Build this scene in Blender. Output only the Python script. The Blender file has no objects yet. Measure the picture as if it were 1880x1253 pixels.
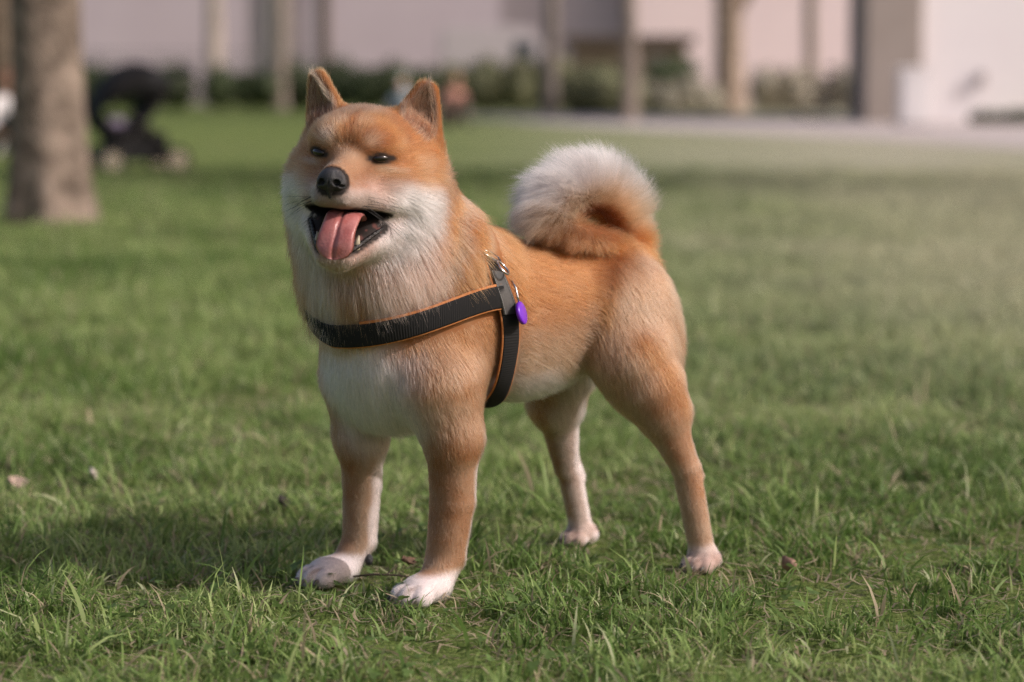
import bpy, bmesh, math, random
import numpy as np
from mathutils import Vector, Matrix, kdtree

rad = math.radians
scene = bpy.context.scene
COL = scene.collection

# ----------------------------------------------------------------- camera
CAM_H = 0.595
cam = bpy.data.cameras.new("camera")
cam.lens = 85.0
cam.sensor_width = 36.0
cam.clip_start = 0.05
cam.clip_end = 900.0
cam.dof.use_dof = True
cam.dof.focus_distance = 2.71
cam.dof.aperture_fstop = 3.2
cam_ob = bpy.data.objects.new("camera", cam)
cam_ob.location = (0, 0, CAM_H)
cam_ob.rotation_euler = (rad(90 - 6.02), 0, 0)
COL.objects.link(cam_ob)
scene.camera = cam_ob

# ----------------------------------------------------------------- light
SUN_EL = rad(36)
SUN_AZ = rad(-20)                 # in the ground plane, from +X towards -Y
sun_dir = Vector((math.cos(SUN_EL) * math.cos(SUN_AZ), math.cos(SUN_EL) * math.sin(SUN_AZ), math.sin(SUN_EL)))
world = bpy.data.worlds.new("World")
scene.world = world
world.use_nodes = True
wn = world.node_tree.nodes
sky = wn.new("ShaderNodeTexSky")
sky.sky_type = 'NISHITA'
sky.sun_disc = False
sky.sun_elevation = SUN_EL
sky.sun_rotation = math.atan2(sun_dir.x, sun_dir.y)
sky.air_density = 1.0
sky.dust_density = 4.0
sky.ozone_density = 0.4
bg = wn["Background"]
bg.inputs["Strength"].default_value = 0.125
warm = wn.new("ShaderNodeMix")          # one even white-balance tint over the whole sky
warm.data_type = 'RGBA'
warm.blend_type = 'MULTIPLY'
warm.inputs[0].default_value = 1.0
warm.inputs[7].default_value = (1.07, 0.98, 0.98, 1)
world.node_tree.links.new(sky.outputs[0], warm.inputs[6])
world.node_tree.links.new(warm.outputs[2], bg.inputs[0])
sun = bpy.data.lights.new("sun", 'SUN')
sun.energy = 3.2
sun.angle = rad(0.6)
sun.color = (1.0, 0.94, 0.90)
sun_ob = bpy.data.objects.new("sun", sun)
sun_ob.rotation_euler = sun_dir.to_track_quat('Z', 'Y').to_euler()
sun_ob.location = (6, -4, 8)
COL.objects.link(sun_ob)
vs = scene.view_settings
vs.view_transform = 'Standard'
vs.look = 'None'
vs.gamma = 1.0
vs.use_curve_mapping = False
vs.exposure = -0.05
try:
    scene.cycles.use_denoising = True
    scene.cycles.denoiser = 'OPENIMAGEDENOISE'
    scene.cycles.denoising_input_passes = 'RGB_ALBEDO_NORMAL'
    scene.cycles.denoising_prefilter = 'NONE'
    scene.cycles.max_bounces = 8
    scene.cycles.transparent_max_bounces = 8
    scene.cycles.sample_clamp_indirect = 6.0
    scene.cycles.caustics_reflective = False
    scene.cycles.caustics_refractive = False
    scene.cycles_curves.shape = 'RIBBONS'
except Exception as e:
    print(e)

# ----------------------------------------------------------------- helpers
RNG = np.random.default_rng(7)

def tag(o, label=None, cat=None, group=None, kind=None):
    if label: o["label"] = label
    if cat: o["category"] = cat
    if group: o["group"] = group
    if kind: o["kind"] = kind
    return o

def empty(name, loc=(0, 0, 0), rz=0.0):
    o = bpy.data.objects.new(name, None)
    o.empty_display_size = 0.1
    o.location = loc
    o.rotation_euler = (0, 0, rz)
    COL.objects.link(o)
    return o

def link(name, me, mat=None, parent=None, smooth=False):
    if mat is not None:
        me.materials.append(mat)
    if smooth:
        me.polygons.foreach_set("use_smooth", [True] * len(me.polygons))
    o = bpy.data.objects.new(name, me)
    COL.objects.link(o)
    if parent is not None:
        o.parent = parent
    return o

def np_mesh(name, V, F):
    """V (n,3) floats, F: list of (m,k) index arrays"""
    me = bpy.data.meshes.new(name)
    V = np.asarray(V, np.float32)
    me.vertices.add(len(V))
    me.vertices.foreach_set("co", V.ravel())
    if not isinstance(F, (list, tuple)):
        F = [F]
    loops = np.concatenate([np.asarray(f, np.int32).ravel() for f in F])
    counts = np.concatenate([np.full(len(f), f.shape[1], np.int32) for f in F])
    starts = np.concatenate([[0], np.cumsum(counts)[:-1]]).astype(np.int32)
    me.loops.add(len(loops))
    me.loops.foreach_set("vertex_index", loops)
    me.polygons.add(len(counts))
    me.polygons.foreach_set("loop_start", starts)
    me.polygons.foreach_set("loop_total", counts)
    me.update(calc_edges=True)
    return me

def bm_mesh(name, bm):
    me = bpy.data.meshes.new(name)
    bm.normal_update()
    bm.to_mesh(me)
    bm.free()
    return me

def bm_box(bm, c, s, rot=None, bevel=0.0):
    r = bmesh.ops.create_cube(bm, size=1.0)
    vsn = r['verts']
    bmesh.ops.scale(bm, vec=Vector(s), verts=vsn)
    if bevel > 0:
        es = list({e for v in vsn for e in v.link_edges})
        rb = bmesh.ops.bevel(bm, geom=es, offset=bevel, segments=2, affect='EDGES', profile=0.6)
        vsn = list({v for f in rb['faces'] for v in f.verts} | {v for v in vsn if v.is_valid})
    if rot is not None:
        bmesh.ops.rotate(bm, cent=(0, 0, 0), matrix=rot, verts=vsn)
    bmesh.ops.translate(bm, vec=Vector(c), verts=vsn)
    return vsn

def bm_tube(bm, pts, radii, n=10, cap=True, closed=False):
    pts = [Vector(p) for p in pts]
    m = len(pts)
    if not hasattr(radii, '__len__'):
        radii = [radii] * m
    rings = []
    ref = Vector((0.13, 0.31, 0.94)).normalized()
    prev = None
    for i, p in enumerate(pts):
        if closed:
            t = (pts[(i + 1) % m] - pts[i - 1]).normalized()
        else:
            t = (pts[min(i + 1, m - 1)] - pts[max(i - 1, 0)]).normalized()
        if prev is None:
            a = t.cross(ref)
            if a.length < 0.1:
                a = t.cross(Vector((1, 0, 0)))
            a.normalize()
        else:
            a = (prev - t * prev.dot(t)).normalized()
        prev = a
        b = t.cross(a)
        rings.append([bm.verts.new(p + (a * math.cos(2 * math.pi * k / n) + b * math.sin(2 * math.pi * k / n)) * radii[i]) for k in range(n)])
    rng = range(m) if closed else range(m - 1)
    for i in rng:
        A, B = rings[i], rings[(i + 1) % m]
        for k in range(n):
            bm.faces.new((A[k], A[(k + 1) % n], B[(k + 1) % n], B[k]))
    if cap and not closed:
        bm.faces.new(list(reversed(rings[0])))
        bm.faces.new(rings[-1])

def bm_ball(bm, c, r, u=14, v=10, rot=None):
    res = bmesh.ops.create_uvsphere(bm, u_segments=u, v_segments=v, radius=1.0)
    vsn = res['verts']
    if not hasattr(r, '__len__'):
        r = (r, r, r)
    bmesh.ops.scale(bm, vec=Vector(r), verts=vsn)
    if rot is not None:
        bmesh.ops.rotate(bm, cent=(0, 0, 0), matrix=rot, verts=vsn)
    bmesh.ops.translate(bm, vec=Vector(c), verts=vsn)

# value noise in numpy ------------------------------------------------------
def _hash(ix, iy, iz, seed):
    h = (ix.astype(np.int64) * 374761393 + iy.astype(np.int64) * 668265263 + iz.astype(np.int64) * 2147483647 + seed * 974711) & 0xFFFFFFFF
    h = ((h ^ (h >> 13)) * 1274126177) & 0xFFFFFFFF
    h = h ^ (h >> 16)
    return (h & 0xFFFFFF).astype(np.float64) / 0xFFFFFF

def vnoise(P, scale, seed=0):
    P = np.asarray(P, np.float64) * scale
    if P.shape[1] == 2:
        P = np.concatenate([P, np.zeros((len(P), 1))], 1)
    i = np.floor(P).astype(np.int64)
    f = P - i
    f = f * f * (3 - 2 * f)
    out = 0
    for dx in (0, 1):
        for dy in (0, 1):
            for dz in (0, 1):
                w = (f[:, 0] if dx else 1 - f[:, 0]) * (f[:, 1] if dy else 1 - f[:, 1]) * (f[:, 2] if dz else 1 - f[:, 2])
                out = out + w * _hash(i[:, 0] + dx, i[:, 1] + dy, i[:, 2] + dz, seed)
    return out

def fbm(P, scale, seed=0, octv=3):
    a, s, t = 0, 0, 1.0
    for o in range(octv):
        a = a + t * vnoise(P, scale * 2 ** o, seed + o * 17)
        s += t
        t *= 0.5
    return a / s

def sstep(a, b, x):
    t = np.clip((x - a) / (b - a), 0, 1)
    return t * t * (3 - 2 * t)

def nrm(v):
    return v / np.maximum(np.linalg.norm(v, axis=-1, keepdims=True), 1e-9)

# materials -----------------------------------------------------------------
def mat(name, color, rough=0.7, metal=0.0, noise=None, bump=None, spec=0.5, sheen=0.0, trans=0.0):
    """noise = (scale, color2, lo, hi) mixed in object space ; bump = (scale, strength)"""
    m = bpy.data.materials.new(name)
    m.use_nodes = True
    nt = m.node_tree
    n, l = nt.nodes, nt.links
    b = n["Principled BSDF"]
    b.inputs["Base Color"].default_value = (*color, 1)
    b.inputs["Roughness"].default_value = rough
    b.inputs["Metallic"].default_value = metal
    b.inputs["Specular IOR Level"].default_value = spec
    if sheen:
        b.inputs["Sheen Weight"].default_value = sheen
    if trans:
        b.inputs["Transmission Weight"].default_value = trans
    tc = n.new("ShaderNodeTexCoord")
    if noise:
        tx = n.new("ShaderNodeTexNoise")
        tx.inputs["Scale"].default_value = noise[0]
        tx.inputs["Detail"].default_value = 6
        tx.inputs["Roughness"].default_value = 0.65
        l.new(tc.outputs["Object"], tx.inputs["Vector"])
        cr = n.new("ShaderNodeValToRGB")
        cr.color_ramp.elements[0].position = noise[2]
        cr.color_ramp.elements[1].position = noise[3]
        cr.color_ramp.elements[0].color = (*color, 1)
        cr.color_ramp.elements[1].color = (*noise[1], 1)
        l.new(tx.outputs["Fac"], cr.inputs[0])
        l.new(cr.outputs[0], b.inputs["Base Color"])
    if bump:
        tb = n.new("ShaderNodeTexNoise")
        tb.inputs["Scale"].default_value = bump[0]
        tb.inputs["Detail"].default_value = 5
        l.new(tc.outputs["Object"], tb.inputs["Vector"])
        bp = n.new("ShaderNodeBump")
        bp.inputs["Strength"].default_value = bump[1]
        bp.inputs["Distance"].default_value = 0.02
        l.new(tb.outputs["Fac"], bp.inputs["Height"])
        l.new(bp.outputs[0], b.inputs["Normal"])
    return m

def attr_mat(name, attr, rough=0.8, spec=0.3, translucent=0.0, tmul=1.0):
    m = bpy.data.materials.new(name)
    m.use_nodes = True
    nt = m.node_tree
    n, l = nt.nodes, nt.links
    b = n["Principled BSDF"]
    b.inputs["Roughness"].default_value = rough
    b.inputs["Specular IOR Level"].default_value = spec
    a = n.new("ShaderNodeAttribute")
    a.attribute_name = attr
    l.new(a.outputs["Color"], b.inputs["Base Color"])
    if translucent > 0:
        t = n.new("ShaderNodeBsdfTranslucent")
        l.new(a.outputs["Color"], t.inputs["Color"])
        mx = n.new("ShaderNodeMixShader")
        mx.inputs[0].default_value = translucent
        l.new(b.outputs[0], mx.inputs[1])
        l.new(t.outputs[0], mx.inputs[2])
        l.new(mx.outputs[0], n["Material Output"].inputs["Surface"])
    return m

def set_col(me, name, C, domain='POINT'):
    a = me.attributes.new(name, 'FLOAT_COLOR', domain)
    C4 = np.concatenate([np.asarray(C, np.float32), np.ones((len(C), 1), np.float32)], 1)
    a.data.foreach_set("color", C4.ravel())

# =================================================================== SETTING
# ---- lawn
def lawn_material():
    m = bpy.data.materials.new("lawn_soil_and_turf")
    m.use_nodes = True
    nt = m.node_tree
    n, l = nt.nodes, nt.links
    b = n["Principled BSDF"]
    b.inputs["Roughness"].default_value = 0.95
    b.inputs["Specular IOR Level"].default_value = 0.1
    tc = n.new("ShaderNodeTexCoord")
    def noise(scale, det=6, rough=0.6):
        t = n.new("ShaderNodeTexNoise")
        t.inputs["Scale"].default_value = scale
        t.inputs["Detail"].default_value = det
        t.inputs["Roughness"].default_value = rough
        l.new(tc.outputs["Object"], t.inputs["Vector"])
        return t
    def ramp(src, stops):
        r = n.new("ShaderNodeValToRGB")
        while len(r.color_ramp.elements) < len(stops):
            r.color_ramp.elements.new(0.5)
        for e, (p, c) in zip(r.color_ramp.elements, stops):
            e.position = p
            e.color = (*c, 1)
        l.new(src.outputs["Fac"], r.inputs[0])
        return r
    def mix(fac, A, B):
        x = n.new("ShaderNodeMix")
        x.data_type = 'RGBA'
        l.new(fac, x.inputs[0])
        l.new(A, x.inputs[6])
        l.new(B, x.inputs[7])
        return x
    fine = ramp(noise(90.0), [(0.32, (0.060, 0.090, 0.022)), (0.5, (0.13, 0.18, 0.045)), (0.68, (0.23, 0.27, 0.10))])
    soil = ramp(noise(60.0), [(0.35, (0.060, 0.045, 0.030)), (0.65, (0.17, 0.135, 0.09))])
    patch = ramp(noise(2.3, 5, 0.7), [(0.60, (0, 0, 0)), (0.70, (1, 1, 1))])
    near = mix(patch.outputs[0], fine.outputs[0], soil.outputs[0])
    far = ramp(noise(0.55, 6, 0.7), [(0.35, (0.125, 0.175, 0.044)), (0.55, (0.165, 0.210, 0.066)), (0.7, (0.21, 0.235, 0.092))])
    # beyond the blades the turf itself is the surface: blend by distance along the lawn
    sx = n.new("ShaderNodeSeparateXYZ")
    l.new(tc.outputs["Object"], sx.inputs[0])
    mr = n.new("ShaderNodeMapRange")
    mr.inputs[1].default_value = 7.0
    mr.inputs[2].default_value = 14.0
    l.new(sx.outputs["Y"], mr.inputs[0])
    allc = mix(mr.outputs[0], near.outputs[2], far.outputs[0])
    # lens-flare veil over the right-hand lawn, painted in as paler turf
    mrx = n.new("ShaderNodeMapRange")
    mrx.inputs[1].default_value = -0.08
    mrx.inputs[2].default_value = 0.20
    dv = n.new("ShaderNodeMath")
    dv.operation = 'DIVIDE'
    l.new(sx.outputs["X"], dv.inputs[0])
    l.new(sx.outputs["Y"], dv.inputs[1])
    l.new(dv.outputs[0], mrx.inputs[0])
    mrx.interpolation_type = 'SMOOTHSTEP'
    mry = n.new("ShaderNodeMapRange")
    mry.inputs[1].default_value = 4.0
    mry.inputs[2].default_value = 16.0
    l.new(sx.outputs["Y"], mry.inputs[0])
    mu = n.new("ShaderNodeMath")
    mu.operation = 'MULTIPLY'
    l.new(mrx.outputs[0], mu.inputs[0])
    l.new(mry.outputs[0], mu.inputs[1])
    dry = n.new("ShaderNodeRGB")  # flare-veil tint laid over the turf colour
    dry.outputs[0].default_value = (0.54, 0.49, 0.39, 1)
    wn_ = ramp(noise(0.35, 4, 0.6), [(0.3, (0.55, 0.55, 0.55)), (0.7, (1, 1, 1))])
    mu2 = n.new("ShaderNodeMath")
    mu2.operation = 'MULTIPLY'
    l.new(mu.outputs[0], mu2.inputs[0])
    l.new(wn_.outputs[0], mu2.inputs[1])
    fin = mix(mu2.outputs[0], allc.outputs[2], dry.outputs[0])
    l.new(fin.outputs[2], b.inputs["Base Color"])
    bp = n.new("ShaderNodeBump")
    bp.inputs["Strength"].default_value = 0.6
    bp.inputs["Distance"].default_value = 0.02
    l.new(noise(140.0).outputs["Fac"], bp.inputs["Height"])
    l.new(bp.outputs[0], b.inputs["Normal"])
    return m

def ground_z(x, y):
    return 0.0 * x

bm = bmesh.new()
S = 420.0
vq = [bm.verts.new(p) for p in ((-S, -S, 0), (S, -S, 0), (S, S, 0), (-S, S, 0))]
bm.faces.new(vq)
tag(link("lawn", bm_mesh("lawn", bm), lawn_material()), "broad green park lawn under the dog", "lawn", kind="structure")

# ---- path
M_path = mat("pale_gravel", (0.46, 0.40, 0.38), 0.9, noise=(8.0, (0.58, 0.52, 0.50), 0.35, 0.7), bump=(60, 0.3), spec=0.2)
pl = [(-1.6, 49.6), (0.66, 49.4), (2.88, 49.2), (5.0, 48.0), (6.4, 45.0), (8.4, 37.9), (16, 35.5), (30, 33)]
pn = [(-1.3, 47.6), (0.5, 38.5), (1.9, 32.9), (3.13, 30.3), (3.88, 28.3), (4.85, 22.9), (9, 15.0), (24, 6.0)]
V = [(x, y, 0.004) for x, y in pl] + [(x, y, 0.004) for x, y in pn]
k = len(pl)
Fq = np.array([(k + i, k + i + 1, i + 1, i) for i in range(k - 1)])
tag(link("path", np_mesh("path", V, Fq), M_path), "pale gravel path crossing behind the lawn", "path", kind="structure")

# =================================================================== DOG (signed distance sculpt)
DOG_YAW = rad(217)
DOG_LOC = (0.013, 2.905, 0.0)
DOG_SIZE = 1.025
HEAD_O = np.array([0.242, 0.027, 0.492])     # skull centre in the dog's frame
def rotm(phi, pitch, roll):
    c, s = math.cos, math.sin
    Rz = np.array([[c(phi), -s(phi), 0], [s(phi), c(phi), 0], [0, 0, 1]])
    Ry = np.array([[c(pitch), 0, -s(pitch)], [0, 1, 0], [s(pitch), 0, c(pitch)]])
    Rx = np.array([[1, 0, 0], [0, c(roll), s(roll)], [0, -s(roll), c(roll)]])
    return Rz @ Ry @ Rx
HEAD_R = rotm(rad(257) - DOG_YAW, rad(3), rad(5))
I3 = np.eye(3)
def to_head(P):
    return (P - HEAD_O) @ HEAD_R
def from_head(P):
    return np.asarray(P) @ HEAD_R.T + HEAD_O

def ry(a):
    c, s = math.cos(a), math.sin(a)
    return np.array([[c, 0, s], [0, 1, 0], [-s, 0, c]])
def rz(a):
    c, s = math.cos(a), math.sin(a)
    return np.array([[c, -s, 0], [s, c, 0], [0, 0, 1]])

def ear_width(w, sl):
    return np.where(sl > 0, w * np.clip(1 - sl, 0, 1) ** 0.72 + 0.0040, w * (1 + sl * 1.2) + 0.0035)

class Prim:
    """ellipsoid / round cone / ear blade in a local frame (O,R)"""
    def __init__(s, kind, frame, k, reg, **a):
        s.kind, s.k, s.reg, s.a = kind, k, reg, a
        s.O, s.R = (HEAD_O, HEAD_R) if frame == 'h' else (np.zeros(3), I3)
        if kind == 'ell':
            pts = np.array([a['c']]); pad = max(a['r'])
        elif kind == 'cone':
            pts = np.array([a['a'], a['b']]); pad = max(a['ra'], a['rb'])
        else:
            pts = np.array([a['base'], a['tip']]); pad = 0.045
        w = pts @ s.R.T + s.O
        s.lo, s.hi = w.min(0) - pad, w.max(0) + pad
    def d(s, P):
        p = (P - s.O) @ s.R
        a = s.a
        if s.kind == 'ell':
            q = p - np.asarray(a['c'])
            if 'R' in a:
                q = q @ a['R']
            r = np.asarray(a['r'])
            k0 = np.linalg.norm(q / r, axis=-1)
            k1 = np.linalg.norm(q / (r * r), axis=-1)
            return k0 * (k0 - 1.0) / np.maximum(k1, 1e-6)
        if s.kind == 'cone':
            A, B = np.asarray(a['a'], float), np.asarray(a['b'], float)
            ba = B - A
            h = np.clip((p - A) @ ba / (ba @ ba), 0, 1)
            return np.linalg.norm(p - A - h[..., None] * ba, axis=-1) - (a['ra'] + (a['rb'] - a['ra']) * h)
        # ear: tapered blade, hollow at the front
        A, B = np.asarray(a['base'], float), np.asarray(a['tip'], float)
        up = B - A; L = np.linalg.norm(up); up = up / L
        fr = np.asarray(a['face'], float); fr = fr - up * (fr @ up); fr = fr / np.linalg.norm(fr)
        wd = np.cross(up, fr)
        q = p - A
        sc = (q @ up) / L
        x, t = q @ wd, q @ fr
        sl = np.clip(sc, -0.25, 1.0)
        W = ear_width(a['w'], sl)
        T = 0.0100 * (1 - 0.55 * np.clip(sl, 0, 1))
        W = np.maximum(W, 0.003)
        e = np.sqrt((x / W) ** 2 + (t / T) ** 2)
        body = (e - 1) * np.minimum(W, T) * 0.9
        end = (sc - 1) * L
        dd = np.sqrt(np.maximum(body + 0.004, 0) ** 2 + np.maximum(end + 0.012, 0) ** 2) + np.minimum(np.maximum(body + 0.004, end + 0.012), 0) - 0.004
        dd = np.maximum(dd, -(sc + 0.25) * L)
        # concha
        k = np.sqrt((x / (W * 0.74)) ** 2 + ((t - T * 1.25) / (T * 1.45)) ** 2 + ((sc - 0.34) / 0.50) ** 2)
        carve = (k - 1) * 0.008
        return np.maximum(dd, -carve)

def cone(frame, k, reg, a, ra, b, rb):
    return Prim('cone', frame, k, reg, a=a, b=b, ra=ra, rb=rb)
def ell(frame, k, reg, c, r, R=None):
    kw = dict(c=c, r=r)
    if R is not None: kw['R'] = R
    return Prim('ell', frame, k, reg, **kw)

# fur regions: length, lift, flow (dog frame), whiteness
REG = {
    'torso':   dict(L=0.015, lift=0.13, flow=(-1.0, 0, -0.45)),
    'belly':   dict(L=0.022, lift=0.22, flow=(-0.8, 0, -0.7)),
    'rump':    dict(L=0.016, lift=0.15, flow=(-0.7, 0, -0.9)),
    'chest':   dict(L=0.021, lift=0.20, flow=(-0.25, 0, -1.0)),
    'neck':    dict(L=0.030, lift=0.28, flow=(-0.55, 0, -1.0)),
    'ruff':    dict(L=0.034, lift=0.20, flow=(-0.35, 0, -1.0)),
    'should':  dict(L=0.014, lift=0.14, flow=(-0.45, 0, -1.0)),
    'thigh':   dict(L=0.016, lift=0.16, flow=(-0.35, 0, -1.0)),
    'leg':     dict(L=0.0065, lift=0.16, flow=(-0.12, 0, -1.0)),
    'paw':     dict(L=0.0042, lift=0.22, flow=(0.8, 0, -0.5)),
    'tail':    dict(L=0.035, lift=0.85, flow=(0, 0, 0)),
    'skull':   dict(L=0.0125, lift=0.22, flow=(0, 0, 0)),
    'cheek':   dict(L=0.021, lift=0.28, flow=(0, 0, 0)),
    'muzzle':  dict(L=0.0045, lift=0.18, flow=(0, 0, 0)),
    'jaw':     dict(L=0.007, lift=0.22, flow=(0, 0, 0)),
    'ear':     dict(L=0.0062, lift=0.34, flow=(0, 0, 1.0)),
}
PR = []
A = PR.append
# trunk
A(ell('b', 0.0, 'torso', (0.100, 0, 0.312), (0.140, 0.076, 0.090)))
A(cone('b', 0.04, 'torso', (0.05, 0, 0.318), 0.080, (-0.10, 0, 0.332), 0.064))
A(ell('b', 0.03, 'belly', (0.01, 0, 0.270), (0.10, 0.055, 0.050)))
A(ell('b', 0.04, 'rump', (-0.128, 0, 0.326), (0.070, 0.066, 0.068)))
A(ell('b', 0.04, 'chest', (0.192, -0.014, 0.286), (0.058, 0.080, 0.088)))
A(ell('b', 0.03, 'chest', (0.165, -0.008, 0.236), (0.045, 0.045, 0.042)))
A(cone('b', 0.05, 'neck', (0.125, 0.0, 0.350), 0.080, (0.216, 0.004, 0.445), 0.078))
A(ell('b', 0.04, 'neck', (0.213, -0.012, 0.385), (0.062, 0.086, 0.085)))
A(ell('b', 0.012, 'ruff', (0.202, -0.006, 0.374), (0.076, 0.086, 0.057)))
A(ell('b', 0.03, 'neck', (0.128, 0.022, 0.388), (0.046, 0.064, 0.058)))
# forequarters
for sy in (1, -1):
    A(ell('b', 0.025, 'should', (0.150, 0.060 * sy, 0.272), (0.050, 0.034, 0.082), ry(-0.25)))
A(cone('b', 0.025, 'should', (0.165, 0.064, 0.250), 0.040, (0.148, 0.067, 0.190), 0.0295))
A(cone('b', 0.02, 'leg', (0.150, 0.067, 0.190), 0.0288, (0.144, 0.058, 0.115), 0.0248))
A(cone('b', 0.003, 'leg', (0.144, 0.058, 0.115), 0.0248, (0.148, 0.050, 0.050), 0.0218))
A(cone('b', 0.003, 'leg', (0.148, 0.050, 0.050), 0.0218, (0.164, 0.054, 0.022), 0.0185))
A(cone('b', 0.025, 'should', (0.190, -0.066, 0.240), 0.038, (0.181, -0.073, 0.178), 0.028))
A(cone('b', 0.02, 'leg', (0.181, -0.073, 0.178), 0.0270, (0.172, -0.085, 0.118), 0.0218))
A(cone('b', 0.003, 'leg', (0.172, -0.085, 0.118), 0.0218, (0.171, -0.093, 0.050), 0.0192))
A(cone('b', 0.003, 'leg', (0.171, -0.093, 0.050), 0.0192, (0.189, -0.094, 0.020), 0.0170))
def paw(x, y, yaw, s=1.0):
    c, sn = math.cos(yaw), math.sin(yaw)
    def q(u, v, z):
        return (x + (c * u - sn * v) * s, y + (sn * u + c * v) * s, z * s)
    A(ell('b', 0.012, 'paw', q(0.006, 0, 0.017), (0.028 * s, 0.0235 * s, 0.017 * s), rz(yaw)))
    for v, u, r in ((-0.017, 0.022, 0.0098), (-0.006, 0.031, 0.0108), (0.006, 0.031, 0.0108), (0.017, 0.022, 0.0098)):
        A(ell('b', 0.0016, 'paw', q(u, v, 0.0125), (r * 1.5 * s, r * 0.92 * s, r * 1.2 * s), rz(yaw + v * 10)))
paw(0.177, 0.056, 0.12)
paw(0.206, -0.093, 0.02)
# hindquarters
A(ell('b', 0.03, 'thigh', (-0.124, 0.058, 0.282), (0.064, 0.035, 0.092), ry(0.22)))
A(ell('b', 0.03, 'thigh', (-0.105, -0.056, 0.285), (0.056, 0.034, 0.080), ry(0.2)))
A(cone('b', 0.025, 'thigh', (-0.112, 0.070, 0.260), 0.041, (-0.144, 0.085, 0.200), 0.0285))
A(cone('b', 0.02, 'leg', (-0.130, 0.085, 0.222), 0.034, (-0.165, 0.099, 0.132), 0.0160))
A(cone('b', 0.010, 'leg', (-0.168, 0.099, 0.152), 0.0060, (-0.186, 0.101, 0.117), 0.0078))
A(cone('b', 0.005, 'leg', (-0.170, 0.100, 0.124), 0.0165, (-0.192, 0.103, 0.028), 0.0150))
paw(-0.199, 0.106, 0.20, 0.80)
A(cone('b', 0.025, 'thigh', (-0.100, -0.066, 0.255), 0.040, (-0.115, -0.086, 0.195), 0.033))
A(cone('b', 0.02, 'leg', (-0.118, -0.086, 0.195), 0.0275, (-0.150, -0.107, 0.104), 0.0155))
A(cone('b', 0.010, 'leg', (-0.156, -0.107, 0.124), 0.0060, (-0.174, -0.110, 0.089), 0.0076))
A(cone('b', 0.005, 'leg', (-0.158, -0.109, 0.096), 0.0152, (-0.178, -0.113, 0.025), 0.0140))
paw(-0.186, -0.112, 0.0, 0.78)
# tail: a curl over the back
TAIL = [((-0.168, 0.0, 0.368), 0.023), ((-0.158, 0.002, 0.402), 0.023), ((-0.138, 0.004, 0.434), 0.024), ((-0.108, 0.008, 0.456), 0.025),
        ((-0.068, 0.014, 0.458), 0.025), ((-0.032, 0.020, 0.444), 0.023), ((-0.014, 0.030, 0.424), 0.019), ((-0.038, 0.044, 0.411), 0.013), ((-0.098, 0.050, 0.398), 0.008)]
TAIL_C = np.array([-0.086, 0.020, 0.418])
for (p0, r0), (p1, r1) in zip(TAIL[:-1], TAIL[1:]):
    A(cone('b', 0.005, 'tail', p0, r0, p1, r1))
# head
A(ell('h', 0.03, 'skull', (-0.008, -0.001, 0.011), (0.066, 0.063, 0.054)))
for sy in (1, -1):
    A(ell('h', 0.02, 'skull', (0.034, 0.021 * sy, 0.026), (0.024, 0.026, 0.022)))
    A(ell('h', 0.02, 'cheek', (-0.014, 0.048 * sy, -0.024), (0.046, 0.034, 0.042)))
    A(ell('h', 0.015, 'cheek', (0.022, 0.033 * sy, -0.022), (0.030, 0.026, 0.026)))
    A(ell('h', 0.03, 'cheek', (-0.052, 0.046 * sy - 0.003, -0.012), (0.042, 0.034, 0.060)))
A(ell('h', 0.03, 'neck', (-0.034, 0, -0.065), (0.055, 0.072, 0.055)))
A(cone('h', 0.018, 'muzzle', (0.040, 0, -0.022), 0.035, (0.092, 0, -0.025), 0.0215))
A(cone('h', 0.012, 'muzzle', (0.045, 0, 0.002), 0.015, (0.098, 0, -0.012), 0.0125))
for sy in (1, -1):
    A(ell('h', 0.008, 'muzzle', (0.080, 0.0125 * sy, -0.036), (0.029, 0.0135, 0.0120)))
    A(cone('h', 0.015, 'muzzle', (0.075, 0.0165 * sy, -0.035), 0.0115, (0.034, 0.042 * sy, -0.036), 0.012))
    A(cone('h', 0.012, 'jaw', (0.000, 0.040 * sy, -0.060), 0.025, (0.070, 0.0115 * sy, -0.0965), 0.0115))
A(cone('h', 0.015, 'jaw', (0.0, 0, -0.082), 0.030, (0.062, 0, -0.101), 0.013))
for sy in (1, -1):
    A(Prim('ear', 'h', 0.012, 'ear', base=(-0.030, 0.050 * sy - 0.003, 0.040), tip=(-0.036, 0.0680 * sy - 0.010, 0.109), face=(0.90, 0.42 * sy, 0.0), w=0.0292))

CARVE_R = ry(rad(19))
def carve_d(P):
    h = to_head(P)
    q = (h - np.array([0.088, 0, -0.0660])) @ CARVE_R
    sc = np.clip((q[:, 0] + 0.078) / 0.072, 0.22, 1.0)       # the gape closes towards the hinge
    q = q * np.stack([np.ones(len(q)), np.ones(len(q)), 1 / sc], 1)
    r = np.array([0.071, 0.066, 0.0205])
    k0 = np.linalg.norm(q / r, axis=-1)
    k1 = np.linalg.norm(q / (r * r), axis=-1)
    return k0 * (k0 - 1.0) / np.maximum(k1, 1e-6) * (0.45 + 0.55 * sc)

def carve_z(P):
    return ((to_head(P) - np.array([0.088, 0, -0.0660])) @ CARVE_R)[:, 2]

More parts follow.
